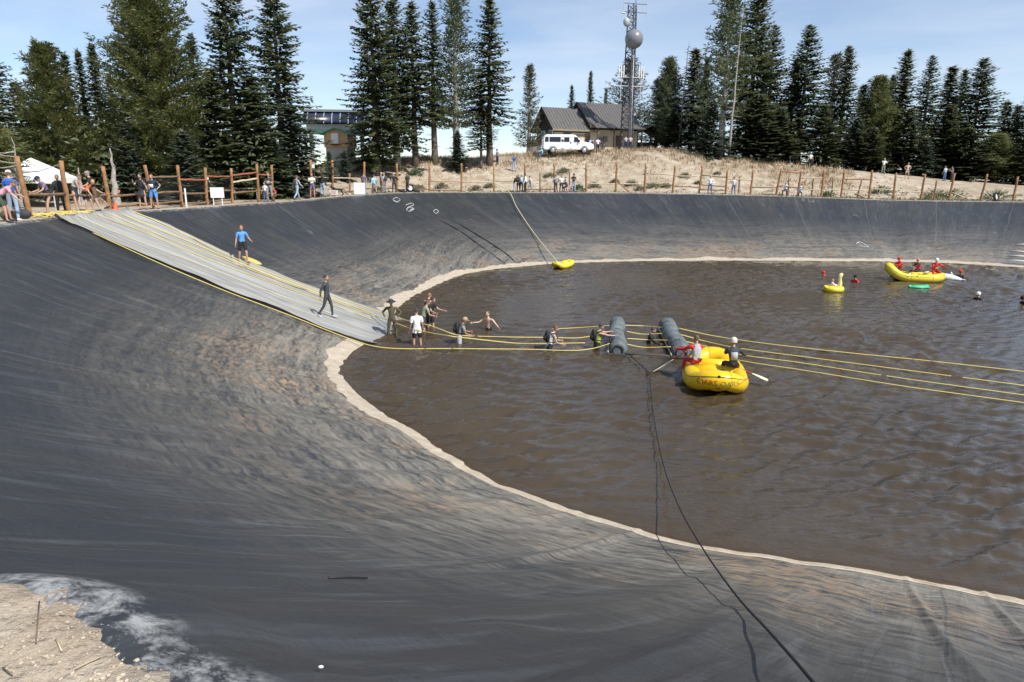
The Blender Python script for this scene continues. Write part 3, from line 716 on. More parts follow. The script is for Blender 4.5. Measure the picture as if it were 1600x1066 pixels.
for px, py, tx, ty in near_posts:
    b0 = rimpt(px, .55 if px < 120 else .9); tp = top_for(b0, tx, ty)
    P1.append((b0, tp)); mkpost(fn1, b0, tp, .095 if px < 200 else .085, POSTM)
def lerpz(P, i, f): return P[i][0].lerp(P[i][1], f)
for i, fl in [(0, [(.38, BRW)]), (1, [(.35, BRW)]), (2, [(.33, BRW), (.1, BRW)]), (3, [(.72, BRW), (.36, BRW), (.12, BRW)]), (4, [(.66, REDW), (.33, BRW), (.08, BRW)]), (5, [(.76, REDW), (.38, BRW), (.1, BRW)]), (6, [(.80, REDW), (.60, PALEW), (.30, BRW)]), (7, [(.72, REDW), (.3, BRW)])]:
    for f, m in fl: mkrail(fn1, lerpz(P1, i, f), lerpz(P1, i+1, f+random.uniform(-.02, .02)), .06, m)
# wire mesh panel
t_ = MB()
for i in (3, 4, 5):
    for k in range(1, 26):
        a = P1[i][0].lerp(P1[i+1][0], k/26); bq = P1[i][1].lerp(P1[i+1][1], k/26); t_.tube([a.lerp(bq, .05)-fn1.location, a.lerp(bq, .70)-fn1.location], .006, 3)
t_.build('wire_mesh', mat('dark_wire', (.03, .03, .03), .5, .1), fn1)
far_posts = [(487, 300, 485, 250), (519.5, 296, 519, 250), (569, 300, 569, 253), (620.5, 299, 620, 256), (671, 297, 671, 256), (721, 297, 721, 255), (772, 298, 772, 255), (820, 300, 820, 255), (867, 300, 866, 255), (916, 300, 916, 256), (962, 300, 964, 256), (1007, 300, 1009, 255), (1051, 299, 1055, 259), (1092, 302, 1098, 260), (1134, 300, 1137, 265), (1173, 303, 1177, 266), (1213, 304, 1221, 264), (1247, 305, 1252, 267), (1284, 304, 1288, 266), (1315, 305, 1320, 265), (1359, 305, 1363, 266), (1397, 306, 1400, 271), (1440, 308, 1446, 272), (1484, 308, 1492, 271), (1534, 309, 1543, 272), (1585, 310, 1591, 276)]
fn2 = empty('post_and_rail_fence', rimpt(1000, 1.2)); tag(fn2, 'long unfinished post fence along the far rim, many rails missing or broken', 'fence')
P2 = []
for px, py, tx, ty in far_posts:
    b0 = rimpt(px, 1.5); tp = top_for(b0, tx, ty); P2.append((b0, tp)); mkpost(fn2, b0, tp, .10, YPOST if px == 772 else POSTM)
for px, ty, tx in [(546, 271, 546), (844, 270, 844), (890, 267, 890), (1155, 275, 1156), (1232, 276, 1233), (1269, 280, 1271), (1300, 278, 1302), (1340, 281, 1347), (1461, 281, 1464)]:
    b0 = rimpt(px, 1.6); mkpost(fn2, b0, top_for(b0, tx, ty), .08, mat('brown_short_post', (.27, .17, .10), .9))
for i, fl in {1: [(.50, PALEW), (.1, BRW)], 2: [(.15, BRW)], 4: [(.38, mat('pinkish_rail', (.5, .32, .24), .9)), (.05, BRW)], 5: [(.34, PALEW)], 6: [(.38, PALEW)], 10: [(.30, PALEW)], 12: [(.25, BRW), (.62, PALEW)], 9: [(.3, PALEW)], 11: [(.66, PALEW), (.3, BRW)], 13: [(.68, BRW), (.32, BRW), (.15, BRW)], 14: [(.62, PALEW)], 16: [(.9, REDW), (.35, REDW)], 17: [(.7, PALEW), (.28, PALEW)], 18: [(.3, PALEW)], 19: [(.66, REDW), (.3, PALEW)], 20: [(.36, PALEW)], 21: [(.30, PALEW)], 22: [(.28, BRW)], 15: [(.3, BRW)], 3: [(.08, BRW)], 7: [(.08, BRW)]}.items():
    for f, m in fl: mkrail(fn2, lerpz(P2, i, f), lerpz(P2, i+1, f+random.uniform(-.03, .03)), .055, m)
def loose(px0, px1, s0, s1, z1, label, m=PALEW):
    a = rimpt(px0, s0); c = rimpt(px1, s1); c.z += z1; a.z += .06; t_ = MB(); o = a.copy(); t_.tube([a-o, (a+c)/2-o, c-o], [.06, .065, .055], 7)
    tag(t_.build('loose_rail', m, None, True, o), label, 'log', 'loose rails leaning by the far fence')
loose(983, 966, 1.0, 1.3, .95, 'orange loose rail leaning against the fence post right of the central group', POSTM)
loose(663, 645, 1.0, 2.6, .7, 'brown loose rail propped up left of the tall post near the backpacker', BRW)
loose(1517, 1488, 2.4, 1.8, .75, 'pale loose rail slanting down from the post near the right edge')
loose(1497, 1530, 3.4, 3.2, .15, 'pale loose rail lying flat behind the slanting one near the right edge')
loose(790, 830, 1.0, 2.4, .2, 'straw-coloured loose rail lying left of the central group')
loose(1353, 1335, 1.0, 1.6, .45, 'dark loose rail lying at the foot of the leaning short post', BRW)
#@@PART3
# ------------------------------------------------------------------ people
def skin_obj(verts, edges, radii, roots, sub=1):
    me = bpy.data.meshes.new('skin_tmp'); me.from_pydata([tuple(v) for v in verts], edges, []); o = bpy.data.objects.new('skin_tmp', me); COL.objects.link(o)
    m = o.modifiers.new('s', 'SKIN'); sk = me.skin_vertices[0].data if me.skin_vertices else None
    if sk is None:
        bm = bmesh.new(); bm.from_mesh(me); bm.verts.layers.skin.verify(); bm.to_mesh(me); bm.free(); sk = me.skin_vertices[0].data
    for i, r in enumerate(radii): sk[i].radius = (r, r); sk[i].use_root = i in roots
    m.use_smooth_shade = True; m.branch_smoothing = .6
    if sub: s_ = o.modifiers.new('u', 'SUBSURF'); s_.levels = sub; s_.render_levels = sub
    dg = bpy.context.evaluated_depsgraph_get(); dg.update(); ev = o.evaluated_get(dg); res = bpy.data.meshes.new_from_object(ev)
    bpy.data.objects.remove(o); bpy.data.meshes.remove(me)
    return res
POSE0 = dict(lean=0, side=0, hl=0, hr=0, kl=3, kr=3, sp=5, al=(5, 10, 15), ar=(5, 10, 15), head=0, hp=5, inl=0, inr=0)
POSES = {
 'stand': {}, 'stand2': dict(hl=6, hr=-5, al=(15, 12, 70), ar=(0, 8, 10), inl=40, head=20),
 'hips': dict(al=(-15, 42, 55), ar=(-15, 42, 55), inl=70, inr=70, sp=8), 'phone': dict(al=(40, 12, 95), ar=(45, 12, 90), inl=15, inr=15, hp=15),
 'walk': dict(hl=26, hr=-20, kl=8, kr=22, al=(-20, 8, 20), ar=(24, 8, 25)), 'arms_crossed': dict(al=(22, 12, 95), ar=(22, 12, 95), inl=60, inr=60),
 'lean_fwd': dict(lean=24, hl=18, hr=5, kl=10, al=(25, 10, 40), ar=(12, 10, 60), hp=20), 'bend': dict(lean=50, hl=30, hr=20, kl=25, kr=18, al=(38, 10, 25), ar=(25, 12, 20), hp=10),
 'squat': dict(hl=95, hr=85, kl=110, kr=105, lean=15, al=(45, 15, 40), ar=(45, 15, 40)),
 'sit': dict(hl=85, hr=80, kl=75, kr=60, sp=14, al=(50, 10, 35), ar=(45, 12, 40), lean=-5), 'sit_ground': dict(hl=75, hr=80, kl=95, kr=100, sp=12, lean=12, al=(60, 10, 30), ar=(50, 10, 40)),
 'paddle_l': dict(hl=85, hr=80, kl=85, kr=80, sp=16, lean=6, al=(55, 35, 25), ar=(50, 5, 60), inr=55), 'paddle_r': dict(hl=85, hr=75, kl=80, kr=70, sp=16, lean=16, al=(50, 5, 60), ar=(45, 30, 25), inl=55),
 'wet_walk': dict(hl=16, hr=-14, kl=14, kr=22, al=(-50, 22, 12), ar=(-28, 16, 30), lean=-3, head=-10), 'blue_walk': dict(hl=14, hr=-6, kl=18, kr=12, al=(5, 25, 60), ar=(-5, 14, 12), inl=20, lean=4, hp=18, head=-20),
 'wade': dict(lean=14, hl=10, kl=12, al=(40, 12, 40), ar=(35, 12, 45), hp=12), 'wade_rope': dict(lean=20, hl=12, kl=12, al=(24, 12, 55), ar=(12, 14, 62), hp=8, inl=15, inr=15),
 'reach': dict(lean=12, al=(80, 6, 10), ar=(72, 6, 15), hp=5), 'swim': dict(lean=35, al=(60, 60, 50), ar=(50, 55, 55), hp=-15), 'arms_out': dict(al=(20, 52, 35), ar=(45, 40, 45), lean=8, hp=-5),
 'bend_water': dict(lean=50, al=(60, 15, 20), ar=(30, 30, 40), hp=0), 'wave': dict(al=(110, 40, 30), ar=(30, 50, 40), lean=10), 'photo': dict(al=(70, 20, 100), ar=(70, 20, 100), inl=25, inr=25, hp=0, head=0),
 'kick': dict(lean=14, hl=-4, hr=-30, kl=10, kr=8, al=(30, 12, 40), ar=(15, 20, 40), hp=0),
}
def joints(p):
    J = {}; lr = R(p['lean']); HIPZ = 0
    J['pel'] = Vector((0, 0, 0)); Mt = Matrix.Rotation(-lr, 3, 'X') @ Matrix.Rotation(R(p['side']), 3, 'Y')
    J['wst'] = Mt @ Vector((0, .0, .14)); J['chs'] = Mt @ Vector((0, .012, .34)); J['nb'] = Mt @ Vector((0, -.005, .47)); J['nk'] = Mt @ Vector((0, .012, .545))
    Mh = Matrix.Rotation(-lr*.45-R(p['hp']), 3, 'X'); Mh = Matrix.Rotation(R(p['head']), 3, 'Z') @ Mh
    J['Mh'] = Mh; J['hd'] = J['nk']+Mh @ Vector((0, .02, .105))
    for s, L_, h, k, arm, inn in ((-1, 'l', p['hl'], p['kl'], p['al'], p['inl']), (1, 'r', p['hr'], p['kr'], p['ar'], p['inr'])):
        hp = Vector((s*.09, 0, -.05)); a = R(h); sp = R(p['sp']); td = Vector((s*math.sin(sp), math.sin(a)*math.cos(sp), -math.cos(a)*math.cos(sp)))
        kn = hp+td*.43; a2 = a-R(k); sd_ = Vector((s*math.sin(sp)*.4, math.sin(a2), -math.cos(a2))).normalized(); an = kn+sd_*.42
        fd = Vector((s*.18, math.cos(min(a2, .3)), math.sin(min(0, a2))*.4-.12)).normalized()
        J['hp'+L_] = hp; J['kn'+L_] = kn; J['an'+L_] = an; J['to'+L_] = an+fd*.17+Vector((0, 0, -.045)); J['he'+L_] = an-fd*.045+Vector((0, 0, -.055))
        sh = Mt @ Vector((s*.175, -.005, .425)); f, ab, eb = (R(x) for x in arm); ud = Vector((s*math.sin(ab), math.sin(f)*math.cos(ab), -math.cos(f)*math.cos(ab))); el = sh+Mt @ ud*.285 if False else sh+ud*.285
        f2 = f+eb; ab2 = ab-R(inn); fd_ = Vector((s*math.sin(ab2), math.sin(f2)*math.cos(ab2), -math.cos(f2)*math.cos(ab2))).normalized(); wr = el+fd_*.25
        J['sh'+L_] = sh; J['el'+L_] = el; J['wr'+L_] = wr; J['hd'+L_+'d'] = fd_; J['pm'+L_] = wr+fd_*.055
    return J
BODY = {}
def body_mesh(pose):
    if pose in BODY: return BODY[pose]
    p = dict(POSE0); p.update(POSES[pose]); J = joints(p); V = []; E_ = []; Rr_ = []; idx = {}
    def add(n, v, r): idx[n] = len(V); V.append(v); Rr_.append(r); return idx[n]
    add('pel', J['pel'], .118); add('wst', J['wst'], .108); add('chs', J['chs'], .128); add('nb', J['nb'], .07); add('nk', J['nk'], .052); add('hb', J['nk']+J['Mh'] @ Vector((0, .015, .05)), .05)
    for a, c in (('pel', 'wst'), ('wst', 'chs'), ('chs', 'nb'), ('nb', 'nk'), ('nk', 'hb')): E_.append((idx[a], idx[c]))
    for l in 'lr':
        s = -1 if l == 'l' else 1
        for n, r in (('hp', .088), ('kn', .053), ('an', .037), ('to', .026)): add(n+l, J[n+l], r)
        E_ += [(idx['pel'], idx['hp'+l]), (idx['hp'+l], idx['kn'+l]), (idx['kn'+l], idx['an'+l]), (idx['an'+l], idx['to'+l])]
        add('cf'+l, J['kn'+l].lerp(J['an'+l], .3), .052); E_.remove((idx['kn'+l], idx['an'+l])); add('sn'+l, J['kn'+l].lerp(J['an'+l], .8), .037); E_ += [(idx['kn'+l], idx['cf'+l]), (idx['cf'+l], idx['sn'+l]), (idx['sn'+l], idx['an'+l])]
        add('t1'+l, J['hp'+l].lerp(J['kn'+l], .35), .078); add('t2'+l, J['hp'+l].lerp(J['kn'+l], .75), .060); E_.remove((idx['hp'+l], idx['kn'+l])); E_ += [(idx['hp'+l], idx['t1'+l]), (idx['t1'+l], idx['t2'+l]), (idx['t2'+l], idx['kn'+l])]
        for n, r in (('sh', .058), ('el', .038), ('wr', .026)): add(n+l, J[n+l], r)
        add('ua'+l, J['sh'+l].lerp(J['el'+l], .6), .045); E_ += [(idx['chs'], idx['sh'+l]), (idx['sh'+l], idx['ua'+l]), (idx['ua'+l], idx['el'+l]), (idx['el'+l], idx['wr'+l])]
        d = J['hd'+l+'d']; add('pm'+l, J['wr'+l]+d*.045, .028); E_.append((idx['wr'+l], idx['pm'+l]))
    roots = {0}
    for l in 'lr':
        s = -1 if l == 'l' else 1; d = J['hd'+l+'d']; side = d.cross(Vector((s, 0, 0))).normalized() if abs(d.x) < .9 else Vector((0, 1, 0)); nrm = side.cross(d).normalized()*(s)
        pm = J['wr'+l]+d*.05
        for k in range(4):
            o = (k-1.5)*.020; ln = (.072, .082, .078, .060)[k]; a = pm+side*o+d*.01; b1 = a+d*ln*.6+side*o*.2; b2 = b1+(d*.75-nrm*.66*(-s if False else 1)).normalized()*ln*.5; i0 = len(V)
            V.extend([a, b1, b2]); Rr_.extend([.0095, .0088, .007]); E_.extend([(i0, i0+1), (i0+1, i0+2)]); roots.add(i0)
        a = pm-d*.015+side*.022; b1 = a+(side*.8+d*.6).normalized()*.035; b2 = b1+(side*.35+d*.9).normalized()*.028; i0 = len(V)
        V.extend([a, b1, b2]); Rr_.extend([.011, .0095, .008]); E_.extend([(i0, i0+1), (i0+1, i0+2)]); roots.add(i0)
    res = skin_obj(V, E_, Rr_, roots)
    # head
    hb = MB(); Mh = J['Mh'].to_4x4(); c = J['hd']
    n_, m_ = 16, 12; o = 0; hv = []
    for i in range(m_+1):
        th_ = math.pi*i/m_; z = -math.cos(th_)
        for k in range(n_):
            an = 2*math.pi*k/n_; x = math.sin(th_)*math.cos(an)*.076; y = math.sin(th_)*math.sin(an)*.094; zz = z*.118
            if zz < 0: q = -zz/.118; x *= 1-.35*q*q; y = y*(1-.22*q)+.012*q
            fr = max(0, math.sin(an))**6*max(0, math.sin(th_))**2
            if fr > .3:
                y += .018*math.exp(-((zz+.015)/.022)**2)*(1 if abs(x) < .018 else 0)+.006*math.exp(-((zz+.06)/.012)**2)-.008*math.exp(-((zz-.012)/.014)**2)*(1 if .02 < abs(x) < .05 else 0)+.008*math.exp(-((zz+.095)/.018)**2)
            hv.append(Vector((x, y, zz)))
    hb.add([Mh @ v+c for v in hv], [(i*n_+k, i*n_+(k+1) % n_, (i+1)*n_+(k+1) % n_, (i+1)*n_+k) for i in range(m_) for k in range(n_)])
    hb.ball(c+Mh @ Vector((0, .100, -.018)), (.012, .016, .02), 6, 5, Mh)
    for s in (-1, 1): hb.ball(c+Mh @ Vector((s*.078, -.004, -.008)), (.010, .018, .030), 6, 5, Mh)
    hb.cur = 1
    for s in (-1, 1): hb.ball(c+Mh @ Vector((s*.030, .080, .008)), (.013, .008, .008), 6, 4, Mh)
    hb.ball(c+Mh @ Vector((0, .086, -.060)), (.024, .008, .006), 8, 4, Mh)
    hm = hb.mesh('h', [None, None][:0] or [SKINS[0], EYE], True)
    bm = bmesh.new(); bm.from_mesh(res); 
    for f in bm.faces: f.material_index = 0; f.smooth = True
    bm.from_mesh(hm)
    lowest = min(v.co.z for v in bm.verts)
    res2 = bpy.data.meshes.new('person'); bm.to_mesh(res2); bm.free(); res2.materials.append(SKINS[0]); res2.materials.append(EYE)
    bpy.data.meshes.remove(hm)
    BODY[pose] = (res2, J, lowest, {'src': res}); return BODY[pose]
def cloth(pose, kind):
    me, J, low, cache = body_mesh(pose)
    if kind in cache: return cache[kind]
    GARM = ('tee', 'long', 'vest', 'longtee', 'wetsuit', 'shorts', 'trousers')
    if kind in GARM:
        fat = dict(tee=.016, long=.018, vest=.034, longtee=.026, wetsuit=.007, shorts=.020, trousers=.016)[kind]
        src = cache['src']; bm = bmesh.new(); bm.from_mesh(src); bm.normal_update()
        bones = [('tor', J['pel'], J['chs']), ('tor2', J['chs'], J['nb']), ('nk', J['nb']+(J['nk']-J['nb'])*.35, J['hd'])]
        for l in 'lr': bones += [('clav', J['chs'], J['sh'+l]), ('ua', J['sh'+l], J['el'+l]), ('fa', J['el'+l], J['wr'+l]), ('hand', J['wr'+l]+J['hd'+l+'d']*.01, J['wr'+l]+J['hd'+l+'d']*.2), ('hipb', J['pel'], J['hp'+l]), ('th', J['hp'+l], J['kn'+l]), ('sh', J['kn'+l], J['an'+l]), ('ft', J['an'+l]+(J['to'+l]-J['an'+l])*.1, J['to'+l])]
        def cls(p):
            best = (9, '', 0)
            for nme, a, c in bones:
                d = c-a; t = max(0, min(1, (p-a).dot(d)/d.length_squared)); ds = (p-(a+d*t)).length
                if nme in ('tor', 'tor2'): ds *= .72
                if ds < best[0]: best = (ds, nme, t)
            return best[1], best[2]
        ok = {}
        for v in bm.verts:
            n_, t = cls(v.co)
            if kind == 'tee': r = n_ in ('tor', 'tor2', 'clav') or (n_ == 'ua' and t < .68) or (n_ == 'hipb' and t < .7)
            elif kind == 'vest': r = n_ in ('tor', 'tor2') or (n_ == 'clav' and t < .8)
            elif kind == 'longtee': r = n_ in ('tor', 'tor2', 'clav', 'hipb') or (n_ == 'ua' and t < .75) or (n_ == 'th' and t < .42)
            elif kind == 'long': r = n_ in ('tor', 'tor2', 'clav', 'ua', 'fa') or (n_ == 'hipb' and t < .7)
            elif kind == 'wetsuit': r = n_ in ('tor', 'tor2', 'clav', 'ua', 'fa', 'hipb', 'th', 'sh')
            elif kind == 'shorts': r = n_ == 'hipb' or (n_ == 'tor' and t < .3) or (n_ == 'th' and t < .8)
            else: r = n_ in ('hipb', 'th', 'sh') or (n_ == 'tor' and t < .3)
            ok[v.index] = r
        dele = [f for f in bm.faces if not all(ok[v.index] for v in f.verts)]
        bmesh.ops.delete(bm, geom=dele, context='FACES')
        for v in bm.verts: v.co += v.normal*fat
        me3 = bpy.data.meshes.new(kind); bm.to_mesh(me3); bm.free(); cache[kind] = me3
    elif kind == 'skirt':
        k = (J['knl']+J['knr'])/2; cache[kind] = skin_obj([J['wst']*.5, J['pel'], J['pel'].lerp(k, .4), J['pel'].lerp(k, .85)], [(0, 1), (1, 2), (2, 3)], [.14, .155, .175, .2], {1})
    else:
        t_ = MB(); Mh = J['Mh'].to_4x4(); c = J['hd']
        if kind in ('short_hair', 'long_hair'):
            pr = [(.001, .132)]+[(.088*math.sin(a), .012+.118*math.cos(a)) for a in [i*.25 for i in range(1, 7)]]
            t_.lathe(pr[::-1], c+Mh @ Vector((0, -.010, .002)), 14, Mh @ Matrix.Rotation(R(14), 4, 'X'), 1.15)
            if kind == 'long_hair': t_.ball(c+Mh @ Vector((0, -.072, -.05)), (.065, .042, .12), 10, 6, Mh)
        elif kind in ('cap', 'sun_hat'):
            t_.lathe([(.094, .015), (.095, .05), (.085, .095), (.05, .125), (.001, .133)], c+Mh @ Vector((0, -.002, .01)), 14, Mh, 1.12)
            if kind == 'cap': t_.box(c+Mh @ Vector((0, .125, .035)), (.13, .10, .012), M=Mh)
            else: t_.lathe([(.19, .008), (.19, .018), (.09, .03), (.09, .012), (.19, .008)], c+Mh @ Vector((0, 0, .01)), 16, Mh, 1.1)
        elif kind == 'helmet':
            t_.lathe([(.098, -.03), (.105, .0), (.107, .05), (.092, .105), (.055, .138), (.001, .150)], c+Mh @ Vector((0, -.008, .008)), 16, Mh, 1.12)
            t_.box(c+Mh @ Vector((0, .118, .03)), (.12, .05, .012), M=Mh)
        elif kind == 'backpack':
            Mt = (J['chs']-J['pel']).to_track_quat('Z', 'Y').to_matrix().to_4x4(); cc = J['pel'].lerp(J['chs'], .82); bk = Mt @ Vector((0, 0, 0))
            nrm = Vector((0, -1, 0)); u_ = (J['chs']-J['pel']).normalized(); nrm = (nrm-u_*nrm.dot(u_)).normalized()
            t_.ball(cc+nrm*.20, (.15, .10, .24), 10, 8); t_.ball(cc+nrm*.27-u_*.08, (.10, .06, .11), 8, 6)
            for s in (-1, 1): t_.tube([cc+nrm*.16+Vector((s*.1, 0, 0))+u_*.14, cc+Vector((s*.11, 0, 0))+u_*.23-nrm*.0, cc-nrm*.16+Vector((s*.11, 0, 0))+u_*.1, cc-nrm*.12+Vector((s*.14, 0, 0))-u_*.12, cc+nrm*.12+Vector((s*.13, 0, 0))-u_*.15], .018, 5)
        elif kind == 'race_bib':
            cc = J['wst'].lerp(J['chs'], .3); t_.box(cc+Vector((0, .165, 0)), (.2, .012, .17))
        elif kind == 'back_bib':
            cc = J['wst'].lerp(J['chs'], .4); t_.box(cc+Vector((-.05, -.150, 0)), (.15, .03, .2))
        elif kind == 'life_jacket_panel':
            cc = J['wst'].lerp(J['chs'], .55); t_.box(cc+Vector((0, -.160, 0)), (.19, .05, .24))
        elif kind in ('shoe_l', 'shoe_r'):
            l = kind[-1]; a = J['he'+l]; bq = J['to'+l]; t_.tube([a+Vector((0, 0, .02)), a.lerp(bq, .25)+Vector((0, 0, .025)), a.lerp(bq, .6)+Vector((0, 0, .015)), bq+Vector((0, 0, .005)), bq.lerp(a, -.12)], [.034, .046, .044, .040, .02], 8)
        cache[kind] = t_.mesh(kind, [], True) if False else t_.mesh(kind, [EYE], True)
    me2 = cache[kind]
    if not me2.materials: me2.materials.append(EYE)
    me2.polygons.foreach_set('material_index', [0]*len(me2.polygons)); me2.polygons.foreach_set('use_smooth', [True]*len(me2.polygons))
    return me2
SKINS = [mat('fair_skin', (.50, .30, .21), .5, .12), mat('tanned_skin', (.36, .20, .13), .5, .12), mat('pale_skin', (.60, .40, .30), .5, .12)]
EYE = mat('dark_feature', (.05, .025, .02), .5, .1)
CLR = dict(blue=(.035, .14, .50), sky=(.10, .32, .70), navy=(.02, .03, .075), black=(.015, .016, .018), dark=(.04, .042, .05), white=(.78, .78, .76), offwhite=(.62, .60, .55), grey=(.25, .25, .26), lgrey=(.42, .44, .46), jeans=(.10, .15, .26), ljeans=(.32, .40, .52),
           orange=(.75, .16, .05), red=(.58, .03, .035), purple=(.19, .15, .24), olive=(.10, .085, .045), green=(.08, .16, .08), lime=(.45, .55, .12), sage=(.26, .30, .20), khaki=(.38, .31, .20), brown=(.14, .08, .045), blond=(.45, .30, .14), redhair=(.33, .12, .05), pink=(.65, .35, .40), beige=(.55, .45, .32), helm=(.62, .60, .50), gun=(.05, .055, .06), aqua=(.35, .62, .78), bag=(.06, .08, .05), mauve=(.24, .17, .20), yellow=(.75, .55, .05))
def cm(c): return mat('cloth_'+c, CLR[c], .75, .18, scale=9, bump=.008)
CL_KINDS = {'tee': 'shirt', 'long': 'shirt', 'longtee': 'shirt', 'vest': 'life_vest', 'short_hair': 'hair', 'long_hair': 'hair', 'shoe_l': 'shoe', 'shoe_r': 'shoe', 'life_jacket_panel': 'vest_panel'}
PEOPLE = []
def person(loc, yaw, pose, label, wear, skin=0, group=None, h=1.75, sink=None, seat=None):
    """yaw: 0 faces away from the camera; degrees, counter-clockwise seen from above"""
    me, J, low, _ = body_mesh(pose); sc_ = h/1.75; o = bpy.data.objects.new('person', me); COL.objects.link(o)
    loc = Vector(loc)
    if seat is not None: z = loc.z+.12*sc_
    elif sink is not None: z = loc.z-low*sc_-sink
    else: z = loc.z-low*sc_-.01
    o.location = (loc.x, loc.y, z); o.rotation_euler = (0, 0, R(yaw)); o.scale = (sc_,)*3
    o.material_slots[0].link = 'OBJECT'; o.material_slots[0].material = SKINS[skin]
    tag(o, label, 'person', group)
    w_ = dict(wear)
    if pose not in ('swim', 'arms_out') and 'bare' not in w_: w_.setdefault('shoe_l', 'dark'); w_.setdefault('shoe_r', w_['shoe_l'])
    w_.pop('bare', None)
    for k, c in w_.items():
        if k in ('shirt_logo',): continue
        cme = cloth(pose, k); q = bpy.data.objects.new(CL_KINDS.get(k, k), cme); COL.objects.link(q); q.parent = o
        q.material_slots[0].link = 'OBJECT'; q.material_slots[0].material = cm(c)
    PEOPLE.append(o); return o
# yaw 180 faces the camera; 90 faces left; -90 faces right
GR = 'spectators along the far rim'; GL = 'people by the near fence'; GH = 'people on the hill'; GW = 'people in the pond'
def rp(px, off): return rimpt(px, off)
# near left
p_blue = person(rp(17, .35), 12, 'stand2', 'man seen from behind in blue T-shirt, light jeans and light cap at the left edge', dict(tee='blue', trousers='ljeans', cap='offwhite', short_hair='brown', shoe_l='white'), 0, GL, 1.85)
person(rp(-4, .3), -60, 'bend', 'person bent over in dark shorts and pinkish top, cut by the left edge', dict(tee='pink', shorts='bag', short_hair='brown'), 0, GL)
person(rp(74, .55), 150, 'lean_fwd', 'person in purple plaid shirt and dark skirt with navy cap beside the second fence post', dict(tee='purple', skirt='dark', cap='navy', short_hair='brown'), 0, GL, 1.7)
person(rp(92, 1.3), 200, 'stand', 'person in black behind the second fence post by the canopy tent', dict(long='black', trousers='black', short_hair='dark', backpack='gun'), 1, GL, 1.68)
person(rp(114, .7), -60, 'lean_fwd', 'person in light grey tank top and black skirt right of the second fence post', dict(vest='lgrey', skirt='dark', short_hair='brown'), 0, GL, 1.68)
person(rp(131, .9), -100, 'bend', 'person leaning forward in orange shirt and navy shorts', dict(tee='orange', shorts='navy', short_hair='blond'), 0, GL, 1.72)
person(rp(147, .5), 120, 'kick', 'person in black top, brown shorts and grey cap striding with one leg out', dict(tee='black', shorts='brown', cap='grey'), 0, GL, 1.78)
person(rp(184, 4.5), 180, 'sit_ground', 'child in orange top and blue cap sitting behind the fence', dict(tee='orange', shorts='dark', cap='blue'), 0, GL, 1.3)
person(rp(221, .5), 190, 'phone', 'dark-haired person in black T-shirt holding a phone, left of the fourth post', dict(tee='black', skirt='dark', short_hair='dark'), 0, GL, 1.75)
person(rp(239, .45), 185, 'hips', 'man in navy T-shirt, white race bib and blue shorts by the fourth post', dict(tee='navy', shorts='sky', race_bib='white', short_hair='redhair'), 0, GL, 1.72)
person(rp(333, 2.2), 140, 'lean_fwd', 'person in white shirt leaning over behind the fence near the white board', dict(tee='offwhite', shorts='aqua', cap='white'), 0, GL, 1.6)
person(rp(391, 4), 170, 'stand', 'person in white with pink headwear among the tables behind the near fence', dict(long='white', trousers='offwhite', cap='pink'), 0, GL, 1.6)
person(rp(421, .75), 180, 'arms_crossed', 'adult in dark grey T-shirt with white bib standing behind a child', dict(tee='dark', trousers='grey', race_bib='white', short_hair='redhair'), 0, GL, 1.82)
person(rp(414, .35), 165, 'stand', 'child in white top and blue jeans in front of the adult with white bib', dict(tee='white', trousers='jeans', short_hair='dark'), 0, GL, 1.25)
person(rp(430, .5), 160, 'squat', 'child in reddish clothes crouching beside the adult with the white bib', dict(tee='red', trousers='brown', short_hair='brown'), 0, GL, 1.2)
person(rp(464, .6), -30, 'walk', 'person in grey top with dark backpack and light jeans walking along the rim', dict(long='lgrey', trousers='ljeans', short_hair='brown', backpack='dark'), 0, GR, 1.72)
person(rp(488, .9), 200, 'arms_crossed', 'person in white shirt and dark shorts, arms crossed, below the pinkish post sign', dict(tee='white', shorts='purple', short_hair='redhair'), 0, GR, 1.78)
person(rp(504, .8), 0, 'stand', 'person in black top, tan hat and light jeans near the big fence post', dict(long='black', trousers='ljeans', sun_hat='khaki'), 0, GR, 1.78)
person(rp(569, .5), -20, 'stand', 'man in mauve T-shirt and blue jeans beside the tall white board', dict(tee='mauve', trousers='jeans', short_hair='brown'), 0, GR, 1.85)
person(rp(585, .5), 20, 'walk', 'person in pale blue shirt and grey trousers stepping, second from the white board', dict(long='aqua', trousers='grey', short_hair='brown'), 0, GR, 1.7)
person(rp(596, .7), -60, 'stand2', 'man in grey shirt and brown trousers facing the one with the grey backpack', dict(tee='grey', trousers='olive', cap='lgrey'), 0, GR, 1.82)
person(rp(601, .5), 60, 'stand', 'person with big grey backpack and grey trousers, third from the white board', dict(tee='lgrey', trousers='grey', backpack='gun', cap='khaki'), 0, GR, 1.8)
person(rp(616, .5), 40, 'hips', 'person in black with light grey cap just left of a fence post', dict(long='black', trousers='dark', cap='lgrey'), 0, GR, 1.78)
person(rp(637, .7), 150, 'stand', 'person in dark clothes and dark backpack by the loose tyres', dict(tee='bag', trousers='olive', short_hair='dark', backpack='bag'), 1, GR, 1.78)
person(rp(803, .5), -100, 'lean_fwd', 'leftmost of the central group, in black jacket leaning in', dict(long='black', trousers='lgrey', short_hair='brown'), 0, GR, 1.7)
person(rp(810, .7), 160, 'arms_crossed', 'person in black with brown hair, second in the central group', dict(long='black', trousers='black', long_hair='brown'), 0, GR, 1.74)
person(rp(814.5, .4), 0, 'stand', 'person with pale blue backpack in the middle of the central group', dict(tee='grey', trousers='black', short_hair='brown', backpack='aqua'), 0, GR, 1.68)
person(rp(821, .5), 80, 'stand', 'tall person in white jacket and black trousers, fourth in the central group', dict(long='white', trousers='black', short_hair='dark'), 0, GR, 1.8)
